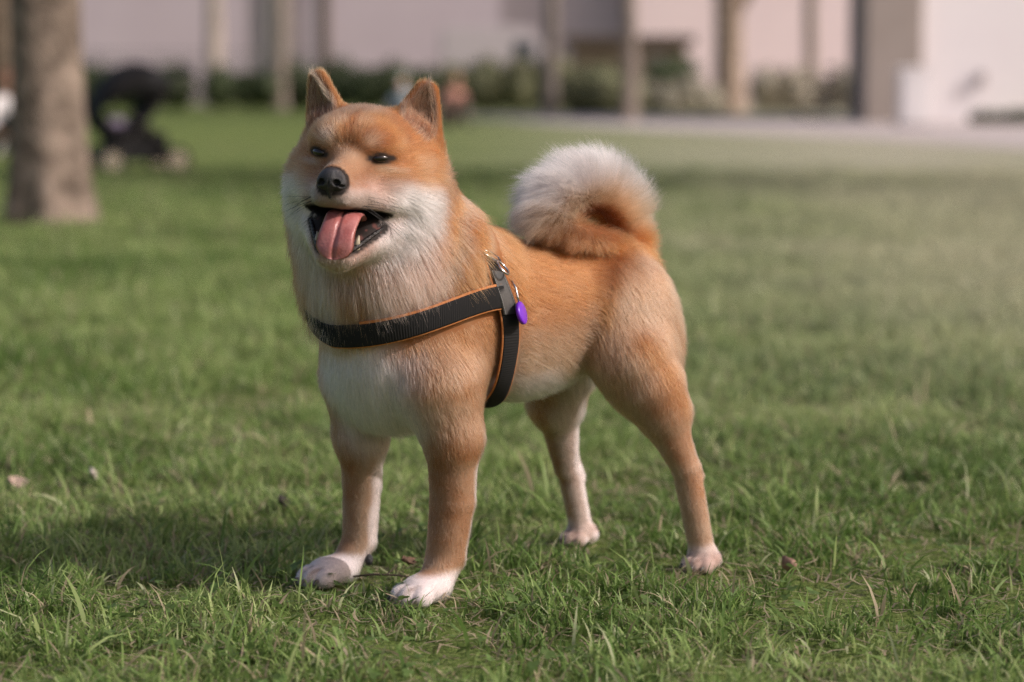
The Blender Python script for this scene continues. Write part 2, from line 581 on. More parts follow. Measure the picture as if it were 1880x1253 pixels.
# rim of the lower jaw (head frame): near corner - chin - far corner
def jaw_rim():
    out = []
    up_ = nrm(np.array([0.46, 0.0, 0.89]))
    for sy in (1, -1):
        A_, B_ = np.array([0.000, 0.040 * sy, -0.060]), np.array([0.070, 0.0115 * sy, -0.0965])
        half = []
        for t in np.linspace(0.42, 1.0, 26):
            r_ = 0.025 + (0.0115 - 0.025) * t
            half.append(A_ + (B_ - A_) * t + r_ * (0.70 * np.array([0.25, 0.97 * sy, 0]) + 0.72 * up_))
        out.append(np.array(half))
    tip = []
    for a in np.linspace(70, -70, 13):
        tip.append(np.array([0.070, 0.0115 * math.sin(math.radians(a)) * 0.9, -0.0965]) + 0.0115 * (0.75 * np.array([math.cos(math.radians(a)), math.sin(math.radians(a)), 0]) + 0.68 * up_))
    L_ = np.concatenate([out[0], np.array(tip), out[1][::-1]])
    for _ in range(5):
        L_[1:-1] = 0.25 * L_[:-2] + 0.5 * L_[1:-1] + 0.25 * L_[2:]
    return L_ @ HEAD_R.T + HEAD_O
LIP = jaw_rim()
kd_l = kdtree.KDTree(len(LIP))
for i, p in enumerate(LIP):
    kd_l.insert(p, i)
kd_l.balance()
def lip_dist(P):
    d = np.full(len(P), 1.0)
    m = np.linalg.norm(to_head(P) - np.array([0.06, 0, -0.08]), axis=1) < 0.08
    d[m] = [kd_l.find(p)[2] for p in P[m]]
    return d

def smin(a, b, k):
    if k <= 0:
        return np.minimum(a, b)
    h = np.clip(0.5 + 0.5 * (a - b) / k, 0, 1)
    return a + (b - a) * h - k * h * (1 - h)

def sdf_points(P, prims):
    d = np.full(len(P), 1.0)
    for p in prims:
        d = smin(d, p.d(P), p.k)
    return d
def body_sdf(P):
    d = sdf_points(P, PR)
    c = carve_d(P)
    return np.maximum(d, -c)

def surface_nets(D, lo, h):
    nx, ny, nz = D.shape
    S_ = D < 0
    idx = -np.ones((nx - 1, ny - 1, nz - 1), np.int64)
    cnt = np.zeros((nx - 1, ny - 1, nz - 1), np.int8)
    offs = [(i, j, k) for i in (0, 1) for j in (0, 1) for k in (0, 1)]
    for i, j, k in offs:
        cnt += S_[i:nx - 1 + i, j:ny - 1 + j, k:nz - 1 + k]
    act = np.argwhere((cnt > 0) & (cnt < 8))
    idx[act[:, 0], act[:, 1], act[:, 2]] = np.arange(len(act))
    val = {o: D[act[:, 0] + o[0], act[:, 1] + o[1], act[:, 2] + o[2]] for o in offs}
    pos = np.zeros((len(act), 3)); num = np.zeros(len(act))
    for a in offs:
        for ax in range(3):
            if a[ax] == 0:
                b = list(a); b[ax] = 1; b = tuple(b)
                va, vb = val[a], val[b]
                cr = (va < 0) != (vb < 0)
                t = np.where(cr, va / np.where(cr, va - vb, 1), 0)
                p = np.tile(np.array(a, float), (len(act), 1))
                p[:, ax] += t
                pos[cr] += p[cr]; num[cr] += 1
    V = lo + (act + pos / num[:, None]) * h
    Fs = []
    for ax in range(3):
        sl0 = [slice(None)] * 3; sl1 = [slice(None)] * 3
        sl0[ax] = slice(0, -1); sl1[ax] = slice(1, None)
        a, b = S_[tuple(sl0)], S_[tuple(sl1)]
        o1, o2 = [(1, 2), (2, 0), (0, 1)][ax]
        for flip in (False, True):
            e = np.argwhere((a & ~b) if not flip else (~a & b))
            ok = (e[:, o1] > 0) & (e[:, o2] > 0) & (e[:, o1] < D.shape[o1] - 1) & (e[:, o2] < D.shape[o2] - 1)
            e = e[ok]
            q = []
            for du, dv in ((0, 0), (-1, 0), (-1, -1), (0, -1)):
                c = e.copy(); c[:, o1] += du; c[:, o2] += dv
                q.append(idx[c[:, 0], c[:, 1], c[:, 2]])
            q = np.stack(q, 1)
            Fs.append(q if not flip else q[:, ::-1])
    F_ = np.concatenate(Fs)
    return V, F_[(F_ >= 0).all(1)]

def mesh_sdf(prims, h, post=None, pad=0.02):
    lo = np.min([p.lo for p in prims], 0) - pad
    hi = np.max([p.hi for p in prims], 0) + pad
    n = np.ceil((hi - lo) / h).astype(int) + 1
    D = np.full(n, 0.05, np.float64)
    ax = [lo[i] + np.arange(n[i]) * h for i in range(3)]
    for p in prims:
        m = p.k + 3 * h
        a = np.maximum(np.floor((p.lo - m - lo) / h).astype(int), 0)
        b = np.minimum(np.ceil((p.hi + m - lo) / h).astype(int) + 1, n)
        G = np.stack(np.meshgrid(ax[0][a[0]:b[0]], ax[1][a[1]:b[1]], ax[2][a[2]:b[2]], indexing='ij'), -1)
        d = p.d(G.reshape(-1, 3)).reshape(G.shape[:3])
        s = (slice(a[0], b[0]), slice(a[1], b[1]), slice(a[2], b[2]))
        D[s] = smin(D[s], d, p.k)
    if post is not None:
        near = np.argwhere(np.abs(D) < 0.04)
        P = lo + near * h
        D[near[:, 0], near[:, 1], near[:, 2]] = post(P, D[near[:, 0], near[:, 1], near[:, 2]])
    return surface_nets(D, lo, h)

def vnormals(P, f, e=0.0012):
    g = np.stack([f(P + np.eye(3)[i] * e) - f(P - np.eye(3)[i] * e) for i in range(3)], 1)
    return nrm(g)

BV, BF = mesh_sdf(PR, 0.0032, post=lambda P, d: np.where((to_head(P)[:, 0] > 0.0), np.maximum(d, -carve_d(P)), d))
BN = vnormals(BV, body_sdf)

# ---- fur fields per point
names = list(REG)
def region_weights(P):
    W = np.zeros((len(P), len(names)))
    for p in PR:
        d = p.d(P)
        w = np.exp(-np.clip(d + 0.002, 0, 1) / 0.006)
        j = names.index(p.reg)
        W[:, j] = np.maximum(W[:, j], w)
    W += 1e-9
    W = W ** 1.5
    return W / W.sum(1, keepdims=True)

ORANGE = np.array([0.262, 0.092, 0.026])
DEEP = np.array([0.135, 0.038, 0.009])
TAN = np.array([0.295, 0.136, 0.058])
CREAM = np.array([0.370, 0.245, 0.162])
WHITE = np.array([0.680, 0.590, 0.585])
DARK = np.array([0.030, 0.022, 0.020])

EYES = [np.array([0.0535, 0.0350, 0.0115]), np.array([0.0535, -0.0350, 0.0115])]

def fur_color(P, N, W):
    w = {n: W[:, i] for i, n in enumerate(names)}
    w['neck'] = w['neck'] + w['ruff']
    h = to_head(P)
    n1 = fbm(P, 28, 3) - 0.5
    n2 = fbm(P, 70, 9) - 0.5
    x, y, z = P.T
    headw = w['skull'] + w['cheek'] + w['muzzle'] + w['jaw'] + w['ear']
    # base: orange over cream, lighter towards the under side
    white = np.zeros(len(P))
    # trunk: belly pale, chest pale, legs inner side pale
    side = np.abs(y)
    up = N[:, 2]
    body_w = 1 - headw - w['tail']
    pale = sstep(0.338, 0.268, z + n1 * 0.04) * (w['torso'] + w['belly'] + w['rump'])
    cream = np.clip(pale * 0.85, 0, 1)
    belly_white = sstep(0.262, 0.225, z + n1 * 0.04) * (w['torso'] + w['belly'])
    white = np.maximum(white, belly_white * 0.8)
    # chest: white lower breast, cream ruff in front
    front = sstep(0.02, 0.75, N[:, 0])
    centre = np.exp(-((y - 0.004) / 0.064) ** 4)
    chest_w = (w['chest'] + w['neck'] + w['should'] * 0.9)
    white = np.maximum(white, chest_w * centre * front * sstep(0.312, 0.270, z + n1 * 0.03) * 1.15)
    white = np.maximum(white, chest_w * sstep(0.26, 0.215, z) * sstep(0.07, 0.05, side) * sstep(0.2, -0.3, up) * 0.9)
    fcen = np.exp(-((y + 0.008) / 0.042) ** 2) * sstep(-0.2, 0.5, N[:, 0])
    cream = np.maximum(cream, (w['neck'] + w['chest']) * fcen * (0.72 + n1 * 0.8))
    throat = (w['neck'] + w['jaw']) * sstep(-0.045, -0.075, h[:, 2] + n1 * 0.02) * sstep(-0.02, 0.045, h[:, 0]) * np.exp(-(h[:, 1] / 0.050) ** 2) * sstep(-0.150, -0.105, h[:, 2])
    white = np.maximum(white, throat * 0.45)
    # banded cream stripes on the neck side
    sN = x + 0.6 * (z - 0.39) + n1 * 0.016
    nearside = sstep(0.02, 0.05, y) * sstep(0.31, 0.335, z) * (w['neck'] + w['torso'] * 0.6 + w['should'] * 0.5)
    stripe_c = np.maximum(np.exp(-((sN - 0.173) / 0.0095) ** 2), np.exp(-((sN - 0.113) / 0.010) ** 2))
    stripe_o = np.maximum(np.exp(-((sN - 0.143) / 0.013) ** 2), np.exp(-((sN - 0.203) / 0.014) ** 2))
    cream = np.maximum(cream * (1 - 0.85 * nearside * stripe_o), nearside * stripe_c * 0.75)
    cream = np.maximum(cream, w['should'] * (0.55 + n1) * sstep(0.33, 0.25, z))
    th = w['thigh'] + w['rump'] * sstep(0.37, 0.33, z)
    cream = np.maximum(cream, th * sstep(0.0, 0.04, y) * (0.62 + n1 * 0.7))
    # legs: outer orange, inner and rear pale
    leg_y = np.where(y > 0, np.where(x > 0, 0.068, 0.11), np.where(x > 0, -0.082, -0.10))
    inner = -np.sign(leg_y) * N[:, 1]
    legw = w['leg'] + w['paw'] + w['thigh'] * 0.8
    white = np.maximum(white, legw * sstep(0.70, 1.0, inner * 0.85 - N[:, 0] * 0.55 + n1 * 0.2) * 0.85)
    white = np.maximum(white, w['leg'] * sstep(0.5, 0.95, -N[:, 0] + n1 * 0.4) * np.where(x > 0, 0.8, 0.35))
    cream = np.maximum(cream, legw * sstep(-0.1, 0.8, inner + n1 * 0.4) * 0.6)
    cream = np.maximum(cream, (w['leg'] + w['thigh'] * 0.6) * np.where(x < 0, 0.50 + n1 * 0.8, 0.36 + n1 * 0.9))
    cream = np.maximum(cream, w['leg'] * np.where(x < 0, sstep(0.14, 0.05, z) * 0.8, sstep(0.055, 0.03, z)))
    farhind = (x < -0.02) * (y < 0)
    white = np.maximum(white, legw * farhind * sstep(0.15, 0.75, inner + n1 * 0.4) * 0.42)
    farfront = (x > 0) * (y < -0.02)
    cream = np.maximum(cream, w['leg'] * farfront * sstep(0.45, 0.85, inner + n1 * 0.3) * 0.85)
    nearhind = (x < -0.02) * (y > 0)
    cream = np.maximum(cream, (w['leg'] + w['thigh'] * 0.7) * nearhind * sstep(0.35, 0.85, N[:, 0] + n1 * 0.4) * 0.9)
    foot = sstep(0.041, 0.031, z + n1 * 0.010)
    white = np.maximum(white, foot * np.where(x > 0, 1.0, 0.42))
    # tail
    rd = P - TAIL_C
    out = (N * nrm(rd)).sum(1)
    tw = w['tail']
    tl = sstep(0.395, 0.425, z)
    cream = np.maximum(cream, tw * sstep(-0.5, 0.1, out) * tl)
    white = np.maximum(white, tw * sstep(0.1, 0.8, out + n1 * 0.4) * sstep(0.425, 0.465, z) * 0.80)
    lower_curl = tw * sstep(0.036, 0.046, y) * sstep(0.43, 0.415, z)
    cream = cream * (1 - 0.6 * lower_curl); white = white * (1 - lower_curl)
    # head
    hx, hy, hz = h.T
    ay = np.abs(hy)
    cheekw = sstep(-0.005, -0.028, hz + n1 * 0.02 + (ay - 0.05) * 0.1) * sstep(0.012, 0.030, ay) * sstep(-0.028, 0.004, hx) * (1 - 0.65 * sstep(0.035, 0.060, hx))
    white = np.maximum(white, (w['cheek'] + w['skull'] + w['muzzle'] + w['jaw'] + 0.25 * w['neck']) * cheekw * 1.0)
    muz = w['muzzle'] * sstep(-0.014, -0.028, hz + n2 * 0.008) * 0.45
    white = np.maximum(white, muz)
    white = np.maximum(white, w['jaw'] * 0.30)
    # pale spots above the eyes
    for E_ in EYES:
        sp = np.exp(-(((hy - E_[1] * 0.66) / 0.0088) ** 2 + ((hz - 0.0280) / 0.0066) ** 2)) * sstep(0.02, 0.035, hx)
        cream = np.maximum(cream, sp * 1.0 * headw)
        white = np.maximum(white, sp * 0.12 * headw)
        un = np.exp(-(((hy - E_[1] * 1.10) / 0.014) ** 2 + ((hz - 0.000) / 0.006) ** 2)) * sstep(0.02, 0.03, hx)
        cream = np.maximum(cream, un * 0.8 * headw)
    brid = w['muzzle'] * sstep(-0.022, -0.008, hz) + w['skull'] * np.exp(-((hy / 0.02) ** 2)) * sstep(0.03, 0.05, hx) * sstep(0.022, 0.008, hz)
    cream = np.maximum(cream, np.clip(brid, 0, 1) * (0.45 + n1))
    cream = np.maximum(cream, (w['skull']) * (0.30 + n1 * 1.4) * sstep(0.02, 0.05, hz))
    cream = np.maximum(cream, (w['cheek']) * (0.22 + n1 * 1.2))
    greym = w['muzzle'] * sstep(-0.020, -0.034, hz + n2 * 0.01) * sstep(0.045, 0.075, hx)
    cream = np.clip(cream + n2 * 0.35 * (cream > 0.05), 0, 1)
    white = np.clip(white + n2 * 0.25 * (white > 0.05), 0, 1)
    base = ORANGE + (TAN - ORANGE) * np.clip(0.25 + n1 * 1.1 + n2 * 0.7, 0, 1)[:, None]
    col = base + (CREAM - base) * cream[:, None]
    col = col + (WHITE - col) * white[:, None]
    col = col + (np.array([0.235, 0.180, 0.150]) - col) * (greym * 0.85)[:, None]
    # darker markings and painted shade
    deep = np.zeros(len(P))
    deep = np.maximum(deep, w['skull'] * np.exp(-(((hy + 0.002 - n1 * 0.02) / 0.0075) ** 2 + ((hz - 0.042) / 0.018) ** 2)) * sstep(0.0, 0.03, hx) * 0.95)
    for E_ in EYES:
        deep = np.maximum(deep, headw * np.exp(-(((hy - E_[1] * 0.72) / 0.006) ** 2 + ((hz + 0.006) / 0.013) ** 2)) * sstep(0.03, 0.045, hx) * 0.45)
    deep = np.maximum(deep, w['leg'] * sstep(0.2, 0.8, N[:, 0] + n1 * 0.8) * (x > 0) * (y > 0) * sstep(0.06, 0.10, z) * 0.35)
    deep = np.maximum(deep, tw * sstep(-0.15, -0.65, out) * 0.9)  # inside of the tail curl: short fur, with its shade painted in
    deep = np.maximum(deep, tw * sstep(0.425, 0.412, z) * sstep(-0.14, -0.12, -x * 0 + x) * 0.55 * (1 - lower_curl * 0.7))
    ny_ = sstep(0.02, 0.05, y)
    bandx = np.exp(-((x + 0.054 + (z - 0.30) * 0.32 + n1 * 0.012) / 0.0105) ** 2) * sstep(0.285, 0.315, z) * ny_
    tq = np.clip(((x + 0.100) * -0.045 + (z - 0.285) * -0.070) / (0.045 ** 2 + 0.070 ** 2), 0, 1)
    blob = np.exp(-((np.hypot(x + 0.100 + 0.045 * tq, z - 0.285 + 0.070 * tq) + n1 * 0.012) / 0.021) ** 2) * ny_ * sstep(0.06, 0.08, y)
    rust = np.clip(np.maximum(bandx * 0.75, blob * 0.85), 0, 1) * (1 - w['tail'])
    col = col + (ORANGE * 0.92 - col) * rust[:, None]
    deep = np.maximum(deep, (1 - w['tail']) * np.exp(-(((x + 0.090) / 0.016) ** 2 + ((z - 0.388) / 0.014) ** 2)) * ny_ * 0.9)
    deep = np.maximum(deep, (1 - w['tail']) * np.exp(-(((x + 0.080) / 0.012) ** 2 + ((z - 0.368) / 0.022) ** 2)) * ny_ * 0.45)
    deep = np.clip(deep, 0, 1) * (1 - 0.8 * white)
    col = col + (DEEP - col) * deep[:, None]
    # torso top stays reddish
    red = (w['torso'] + w['rump']) * sstep(0.35, 0.40, z)
    col = col + (np.array([0.270, 0.105, 0.036]) - col) * (red * 0.6)[:, None]
    # ear: dusky inside, orange rim
    return np.clip(col, 0.01, 0.95)

def ear_inner(P):
    """0..1 where the hollow of an ear is"""
    h = to_head(P)
    out = np.zeros(len(P))
    for p in PR:
        if p.kind == 'ear':
            a = p.a
            Aq, Bq = np.asarray(a['base']), np.asarray(a['tip'])
            up_ = Bq - Aq; L = np.linalg.norm(up_); up_ = up_ / L
            fr = np.asarray(a['face'], float); fr = fr - up_ * (fr @ up_); fr /= np.linalg.norm(fr)
            wd = np.cross(up_, fr)
            q = h - Aq
            sc = q @ up_ / L
            xx = q @ wd; t = q @ fr
            Wd = ear_width(a['w'], np.clip(sc, -0.25, 1.0))
            T = 0.0100 * (1 - 0.55 * np.clip(sc, 0, 1))
            k_ = np.sqrt((xx / (Wd * 0.74)) ** 2 + ((t - T * 1.25) / (T * 1.45)) ** 2 + ((sc - 0.34) / 0.50) ** 2)
            out = np.maximum(out, sstep(1.25, 1.0, k_) * (np.abs(sc - 0.4) < 0.75))
    return out

def eye_mask(P, grow=0.0):
    """<1 inside the almond opening"""
    h = to_head(P)
    m = np.full(len(P), 9.0)
    for E_ in EYES:
        s = np.sign(E_[1])
        u = (h[:, 1] - E_[1]) * s
        v = h[:, 2] - E_[2] - u * 0.10
        q = np.sqrt((u / (0.0112 + grow)) ** 2 + (v / (0.0046 + grow * 0.8)) ** 2)
        q = np.where(h[:, 0] > 0.025, q, 9.0)
        m = np.minimum(m, q)
    return m

BW = region_weights(BV)
BC = fur_color(BV, BN, BW)
ei = ear_inner(BV)
BC = BC + (np.array([0.17, 0.105, 0.080]) - BC) * (ei * 0.85)[:, None]
cd = carve_d(BV)
inside = (to_head(BV)[:, 0] > 0.0) & (cd < 0.0022)
hz_ = to_head(BV)
BC[inside] = np.where((fbm(BV[inside], 120, 5) > 0.62)[:, None], np.array([0.16, 0.07, 0.07]), DARK * 0.7)
lipw = np.maximum(sstep(0.0042, 0.0020, cd), sstep(0.0085, 0.0060, lip_dist(BV))) * (hz_[:, 0] > 0.0)
floor_ = (hz_[:, 0] > 0.004) & (np.abs(hz_[:, 1]) < 0.038) & (hz_[:, 2] < -0.045) & (cd < 0.013) & (BN @ (HEAD_R @ np.array([0.35, 0, 0.94])) > 0.35)
lipw = np.maximum(lipw, floor_ * 1.0)
lipw = np.maximum(lipw, sstep(1.14, 1.04, np.linalg.norm((hz_ - np.array([0.112, 0, -0.017])) / np.array([0.016, 0.020, 0.016]), axis=1)))
for (px_, py_, pyaw, psc) in ((0.177, 0.056, 0.12, 1.0), (0.206, -0.093, 0.02, 1.0), (-0.199, 0.106, 0.20, 0.80), (-0.186, -0.112, 0.0, 0.78)):
    for v_ in (-0.0118, 0.0, 0.0118):      # darker bands between the toes
        u_ = 0.034
        gx = px_ + (math.cos(pyaw) * u_ - math.sin(pyaw) * v_) * psc
        gy = py_ + (math.sin(pyaw) * u_ + math.cos(pyaw) * v_) * psc
        g_ = np.exp(-(((BV[:, 0] - gx) / (0.012 * psc)) ** 2 + ((BV[:, 1] - gy) / (0.0026 * psc)) ** 2)) * (BV[:, 2] < 0.026)
        BC = BC + (np.array([0.16, 0.11, 0.09]) - BC) * (g_ * 0.8)[:, None]
BC = BC + (DARK * 0.45 - BC) * (lipw * 0.97)[:, None]
gum = (lip_dist(BV) < 0.010) * (BN @ (HEAD_R @ np.array([0.35, 0, 0.94])) > 0.6) * sstep(0.56, 0.66, fbm(BV, 160, 71))
BC = BC + (np.array([0.20, 0.075, 0.065]) - BC) * (gum * 0.7)[:, None]
em = eye_mask(BV)
BC = BC + (DARK - BC) * sstep(1.45, 1.05, em)[:, None]

dog = empty("dog", DOG_LOC, DOG_YAW)
dog.scale = (DOG_SIZE,) * 3
tag(dog, "red and cream shiba dog standing on the grass with tongue out", "dog")
M_body = attr_mat("dog_skin", "col", 0.75, 0.25)
bme = np_mesh("dog_body", BV, BF)
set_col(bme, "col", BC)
body = link("body", bme, M_body, dog, smooth=True)

# ---- harness geometry is found first, so that no hair grows under the straps
def cast_out(origin, dirs, offset, rmax=0.22):
    """distance along each direction where the skin's distance equals offset (from outside in)"""
    ts = np.linspace(rmax, 0.01, 180)
    res = np.full(len(dirs), 0.05)
    done = np.zeros(len(dirs), bool)
    prims = [p for p in PR if p.reg in ('torso', 'belly', 'chest', 'neck', 'should', 'rump') and p.O is not HEAD_O]
    for t in ts:
        d = sdf_points(origin + dirs * t, prims)
        hit = (~done) & (d <= offset)
        res[hit] = t
        done |= hit
        if done.all():
            break
    return res

def smooth_closed(a, it):
    for _ in range(it):
        a = 0.25 * np.roll(a, 1, 0) + 0.5 * a + 0.25 * np.roll(a, -1, 0)
    return a

def strap_girth(w0, w1, off, n=120):
    # loop round the rib cage in a plane leaning with the ribs
    c = np.array([0.080, 0.0, 0.300])
    nrm_p = nrm(np.array([1.0, 0.0, -0.03]))
    e1 = np.array([0, 1.0, 0]); e2 = np.cross(nrm_p, e1)
    a = np.linspace(0, 2 * math.pi, n, endpoint=False)
    D = np.cos(a)[:, None] * e1 + np.sin(a)[:, None] * e2
    rings = []
    for s in (w0, w1):
        o = c + nrm_p * s + D * 0
        sa = np.where(np.cos(a) >= 0, a, math.pi - a)
        sa = (sa + math.pi) % (2 * math.pi) - math.pi
        bow = (0.008 * np.abs(np.cos(a)) ** 2.0 + 0.024 * np.exp(-((sa - rad(52)) / rad(30)) ** 2) - 0.010 * np.exp(-((sa + rad(80)) / rad(36)) ** 2))[:, None] * nrm_p
        r = cast_out(c + nrm_p * s, D, off)
        r = smooth_closed(r[:, None], 10)[:, 0]
        rings.append(o + bow + D * r[:, None])
    return rings

def strap_chest(w0, w1, off, n=110):
    # from the near joint round the breast to the far joint
    a = np.linspace(rad(91), rad(-91), n)
    c = np.array([0.104, 0.0, 0.0])
    rings = []
    for s in (w0, w1):
        t = np.linspace(-1, 1, n)
        zz = 0.305 + 0.041 * np.abs(np.sin(a)) ** 2.0 + s * (1.0)
        zz = np.where(a < 0, zz + 0.040 * np.sin(-a) ** 1.1, zz)
        D = np.stack([np.cos(a), np.sin(a), np.zeros(n)], 1)
        O_ = np.stack([np.full(n, c[0]), np.zeros(n), zz], 1)
        ts = np.linspace(0.24, 0.02, 200)
        prims = [p for p in PR if p.reg in ('torso', 'chest', 'neck', 'should') and p.O is not HEAD_O]
        res = np.full(n, 0.08); done = np.zeros(n, bool)
        for tt in ts:
            d = sdf_points(O_ + D * tt, prims)
            hit = (~done) & (d <= off)
            res[hit] = tt; done |= hit
        for _ in range(8):
            res[1:-1] = 0.25 * res[:-2] + 0.5 * res[1:-1] + 0.25 * res[2:]
        rings.append(O_ + D * res[:, None])
    return rings

def strip_mesh(name, A_, B_, thick, closed, seg=4):
    """a webbing band with thickness between two edge curves"""
    n = len(A_)
    tang = np.roll(A_, -1, 0) - np.roll(A_, 1, 0) if closed else np.gradient(A_, axis=0)
    nor = nrm(np.cross(tang, B_ - A_))
    cen = A_.mean(0)
    sgn = np.sign(((A_ - cen) * nor).sum(1).mean())
    nor = nor * sgn
    prof = [(0, 0), (0, 1), (0.08, 1.15), (0.5, 1.2), (0.92, 1.15), (1, 1), (1, 0)]
    m = len(prof)
    V_ = np.stack([A_ + (B_ - A_) * u + nor * thick * t for u, t in prof], 1)
    idx = np.arange(n * m).reshape(n, m)
    nx_ = np.roll(idx, -1, 0) if closed else idx[1:]
    cu_ = idx if closed else idx[:-1]
    Fq = np.stack([cu_[:, :-1], nx_[:, :-1], nx_[:, 1:], cu_[:, 1:]], -1).reshape(-1, 4)
    Fb = np.stack([cu_[:, -1], nx_[:, -1], nx_[:, 0], cu_[:, 0]], -1)
    return np_mesh(name, V_.reshape(-1, 3), np.concatenate([Fq, Fb]))

OFF = 0.0070
G0, G1 = strap_girth(-0.0115, 0.0115, OFF)
C0, C1 = strap_chest(-0.0125, 0.0125, OFF)
strap_pts = np.concatenate([G0 + (G1 - G0) * t for t in (0.0, 0.2, 0.4, 0.6, 0.8, 1.0)] + [C0 + (C1 - C0) * t for t in (0.0, 0.25, 0.5, 0.75, 1.0)])
kd_s = kdtree.KDTree(len(strap_pts))
for i, p in enumerate(strap_pts):
    kd_s.insert(p, i)
kd_s.balance()

# ---- fur strands
def build_fur(count):
    tri = np.concatenate([BF[:, [0, 1, 2]], BF[:, [0, 2, 3]]])
    a, b, c = BV[tri[:, 0]], BV[tri[:, 1]], BV[tri[:, 2]]
    ar = 0.5 * np.linalg.norm(np.cross(b - a, c - a), axis=1)
    cen = (a + b + c) / 3
    hc = to_head(cen)
    dens = np.ones(len(tri))
    isface = (np.linalg.norm(hc - np.array([0.03, 0, -0.01]), axis=1) < 0.10)
    dens[isface] = 2.6
    W_ = BW[tri[:, 0]]
    dens *= 1 + 0.6 * W_[:, names.index('tail')] + 0.8 * W_[:, names.index('leg')] + 1.5 * W_[:, names.index('paw')]
    pr = ar * dens
    t = RNG.choice(len(tri), count, p=pr / pr.sum())
    u, v = RNG.random(count), RNG.random(count)
    m = u + v > 1
    u[m], v[m] = 1 - u[m], 1 - v[m]
    P = a[t] + (b[t] - a[t]) * u[:, None] + (c[t] - a[t]) * v[:, None]
    N = nrm(BN[tri[t, 0]] * (1 - u - v)[:, None] + BN[tri[t, 1]] * u[:, None] + BN[tri[t, 2]] * v[:, None])
    W = region_weights(P)
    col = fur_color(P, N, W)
    L = W @ np.array([REG[n]['L'] for n in names])
    lift = W @ np.array([REG[n]['lift'] for n in names])
    flow = W @ np.array([REG[n]['flow'] for n in names])
    h = to_head(P)
    # head flow: away from the nose, over the brow, out along the cheeks
    wh = sum(W[:, names.index(n)] for n in ('skull', 'cheek', 'muzzle', 'jaw'))
    src = np.array([0.150, 0, -0.012])
    fh = h - src
    fh[:, 1] *= 1.3
    fh = nrm(fh)
    fh[:, 2] -= sstep(0.0, -0.06, h[:, 2]) * 0.5
    flow = flow + (fh @ HEAD_R.T) * wh[:, None]
    we = W[:, names.index('ear')]
    flow += we[:, None] * (np.array([-0.1, 0, 1.0]) @ HEAD_R.T)
    wt = W[:, names.index('tail')]
    # tail hair points outwards and along the curl
    rd = P - TAIL_C
    tangent = nrm(np.cross(rd, np.array([0, -1.0, 0])))
    flow += wt[:, None] * (nrm(rd) * 0.5 + tangent * 0.35)
    outw = (N * nrm(rd)).sum(1)
    L = np.where(wt > 0.5, L * (0.35 + 0.65 * sstep(-0.5, 0.35, outw)), L)
    L = np.where((wt > 0.5) & (P[:, 2] < 0.42), L * 0.55, L)
    # breeches and belly fringe
    thigh = W[:, names.index('thigh')]
    L = L * (1 + 0.6 * thigh * sstep(0.3, 0.9, -N[:, 0]))
    # back of fore leg feathering
    L = L * (1 + 0.5 * W[:, names.index('leg')] * sstep(0.4, 0.9, -N[:, 0]) * (P[:, 0] > 0))
    # ears
    ei_ = ear_inner(P)
    col = col + (np.array([0.27, 0.205, 0.16]) - col) * (ei_ * 0.8)[:, None]
    eb = ei_ * sstep(0.070, 0.050, h[:, 2] + (fbm(P, 90, 61) - 0.5) * 0.02)
    col = col + (DEEP * 0.9 - col) * (eb * 0.85)[:, None]
    tuft = (ei_ > 0.3) & (RNG.random(len(P)) < 0.22)
    col[tuft] = CREAM * 0.9
    L = L * (1 + 1.2 * ei_)
    # keep eyes and mouth clear
    em_ = eye_mask(P)
    L = L * (0.25 + 0.75 * sstep(1.2, 3.2, em_))
    cdv = carve_d(P)
    L = L * np.where(h[:, 0] > 0.0, 0.30 + 0.70 * sstep(0.002, 0.018, cdv), 1.0)
    keep = (em_ > 1.25) & ~((h[:, 0] > 0.0) & (cdv < 0.0032)) & (P[:, 2] > 0.004)
    nose_d = np.linalg.norm((h - np.array([0.112, 0, -0.017])) / np.array([0.016, 0.020, 0.016]), axis=1)
    keep &= nose_d > 1.02
    lipd = lip_dist(P)
    lowlip = (lipd < 0.0062) | ((h[:, 0] > 0.015) & (np.abs(h[:, 1]) < 0.034) & (h[:, 2] < -0.05) & (cdv < 0.012) & (N @ (HEAD_R @ np.array([0.35, 0, 0.94])) > 0.35))
    keep &= ~lowlip
    grey = sstep(0.014, 0.006, lipd)
    col = col + (np.array([0.10, 0.080, 0.070]) - col) * (grey * 0.8 * (RNG.random(len(P)) < 0.7))[:, None]
    fnd = [kd_s.find(p) for p in P]
    ss = np.array([f[2] for f in fnd]); sz = np.array([f[0][2] for f in fnd])
    hang = sstep(0.030, 0.010, ss) * (P[:, 2] > sz + 0.004) * (P[:, 2] < 0.372) * sstep(0.120, 0.150, P[:, 0]) * sstep(0.085, -0.015, P[:, 1])
    keep &= ss > np.where(hang > 0.3, 0.0072, 0.0090)
    lift = lift + 0.16 * hang
    L = L * (1 + 0.05 * hang)
    P, N, col, L, lift, flow, h, em_ = (q[keep] for q in (P, N, col, L, lift, flow, h, em_))
    W = W[keep]; ss = ss[keep]; hang = hang[keep]
    n = len(P)
    # break up the flow
    jit = np.stack([vnoise(P, 45, 31), vnoise(P, 45, 32), vnoise(P, 45, 33)], 1) - 0.5
    jit2 = RNG.normal(0, 1, (n, 3))
    flow = nrm(flow) + jit * 0.30 + jit2 * 0.12
    tang = flow - N * (flow * N).sum(1, keepdims=True)
    tang = nrm(tang)
    L = L * np.clip(RNG.normal(0.95, 0.22, n), 0.35, 1.5)
    lift = np.clip(lift * np.clip(RNG.normal(1, 0.35, n), 0.2, 2), 0.04, 1.4)
    # hair is pressed down next to a strap
    lift *= np.maximum(hang, 0.5 + 0.5 * sstep(0.010, 0.025, ss))
    K = 5
    s = np.linspace(0, 1, K)
    pts = np.zeros((n, K, 3))
    pts[:, 0] = P - N * 0.0006
    cur = pts[:, 0].copy()
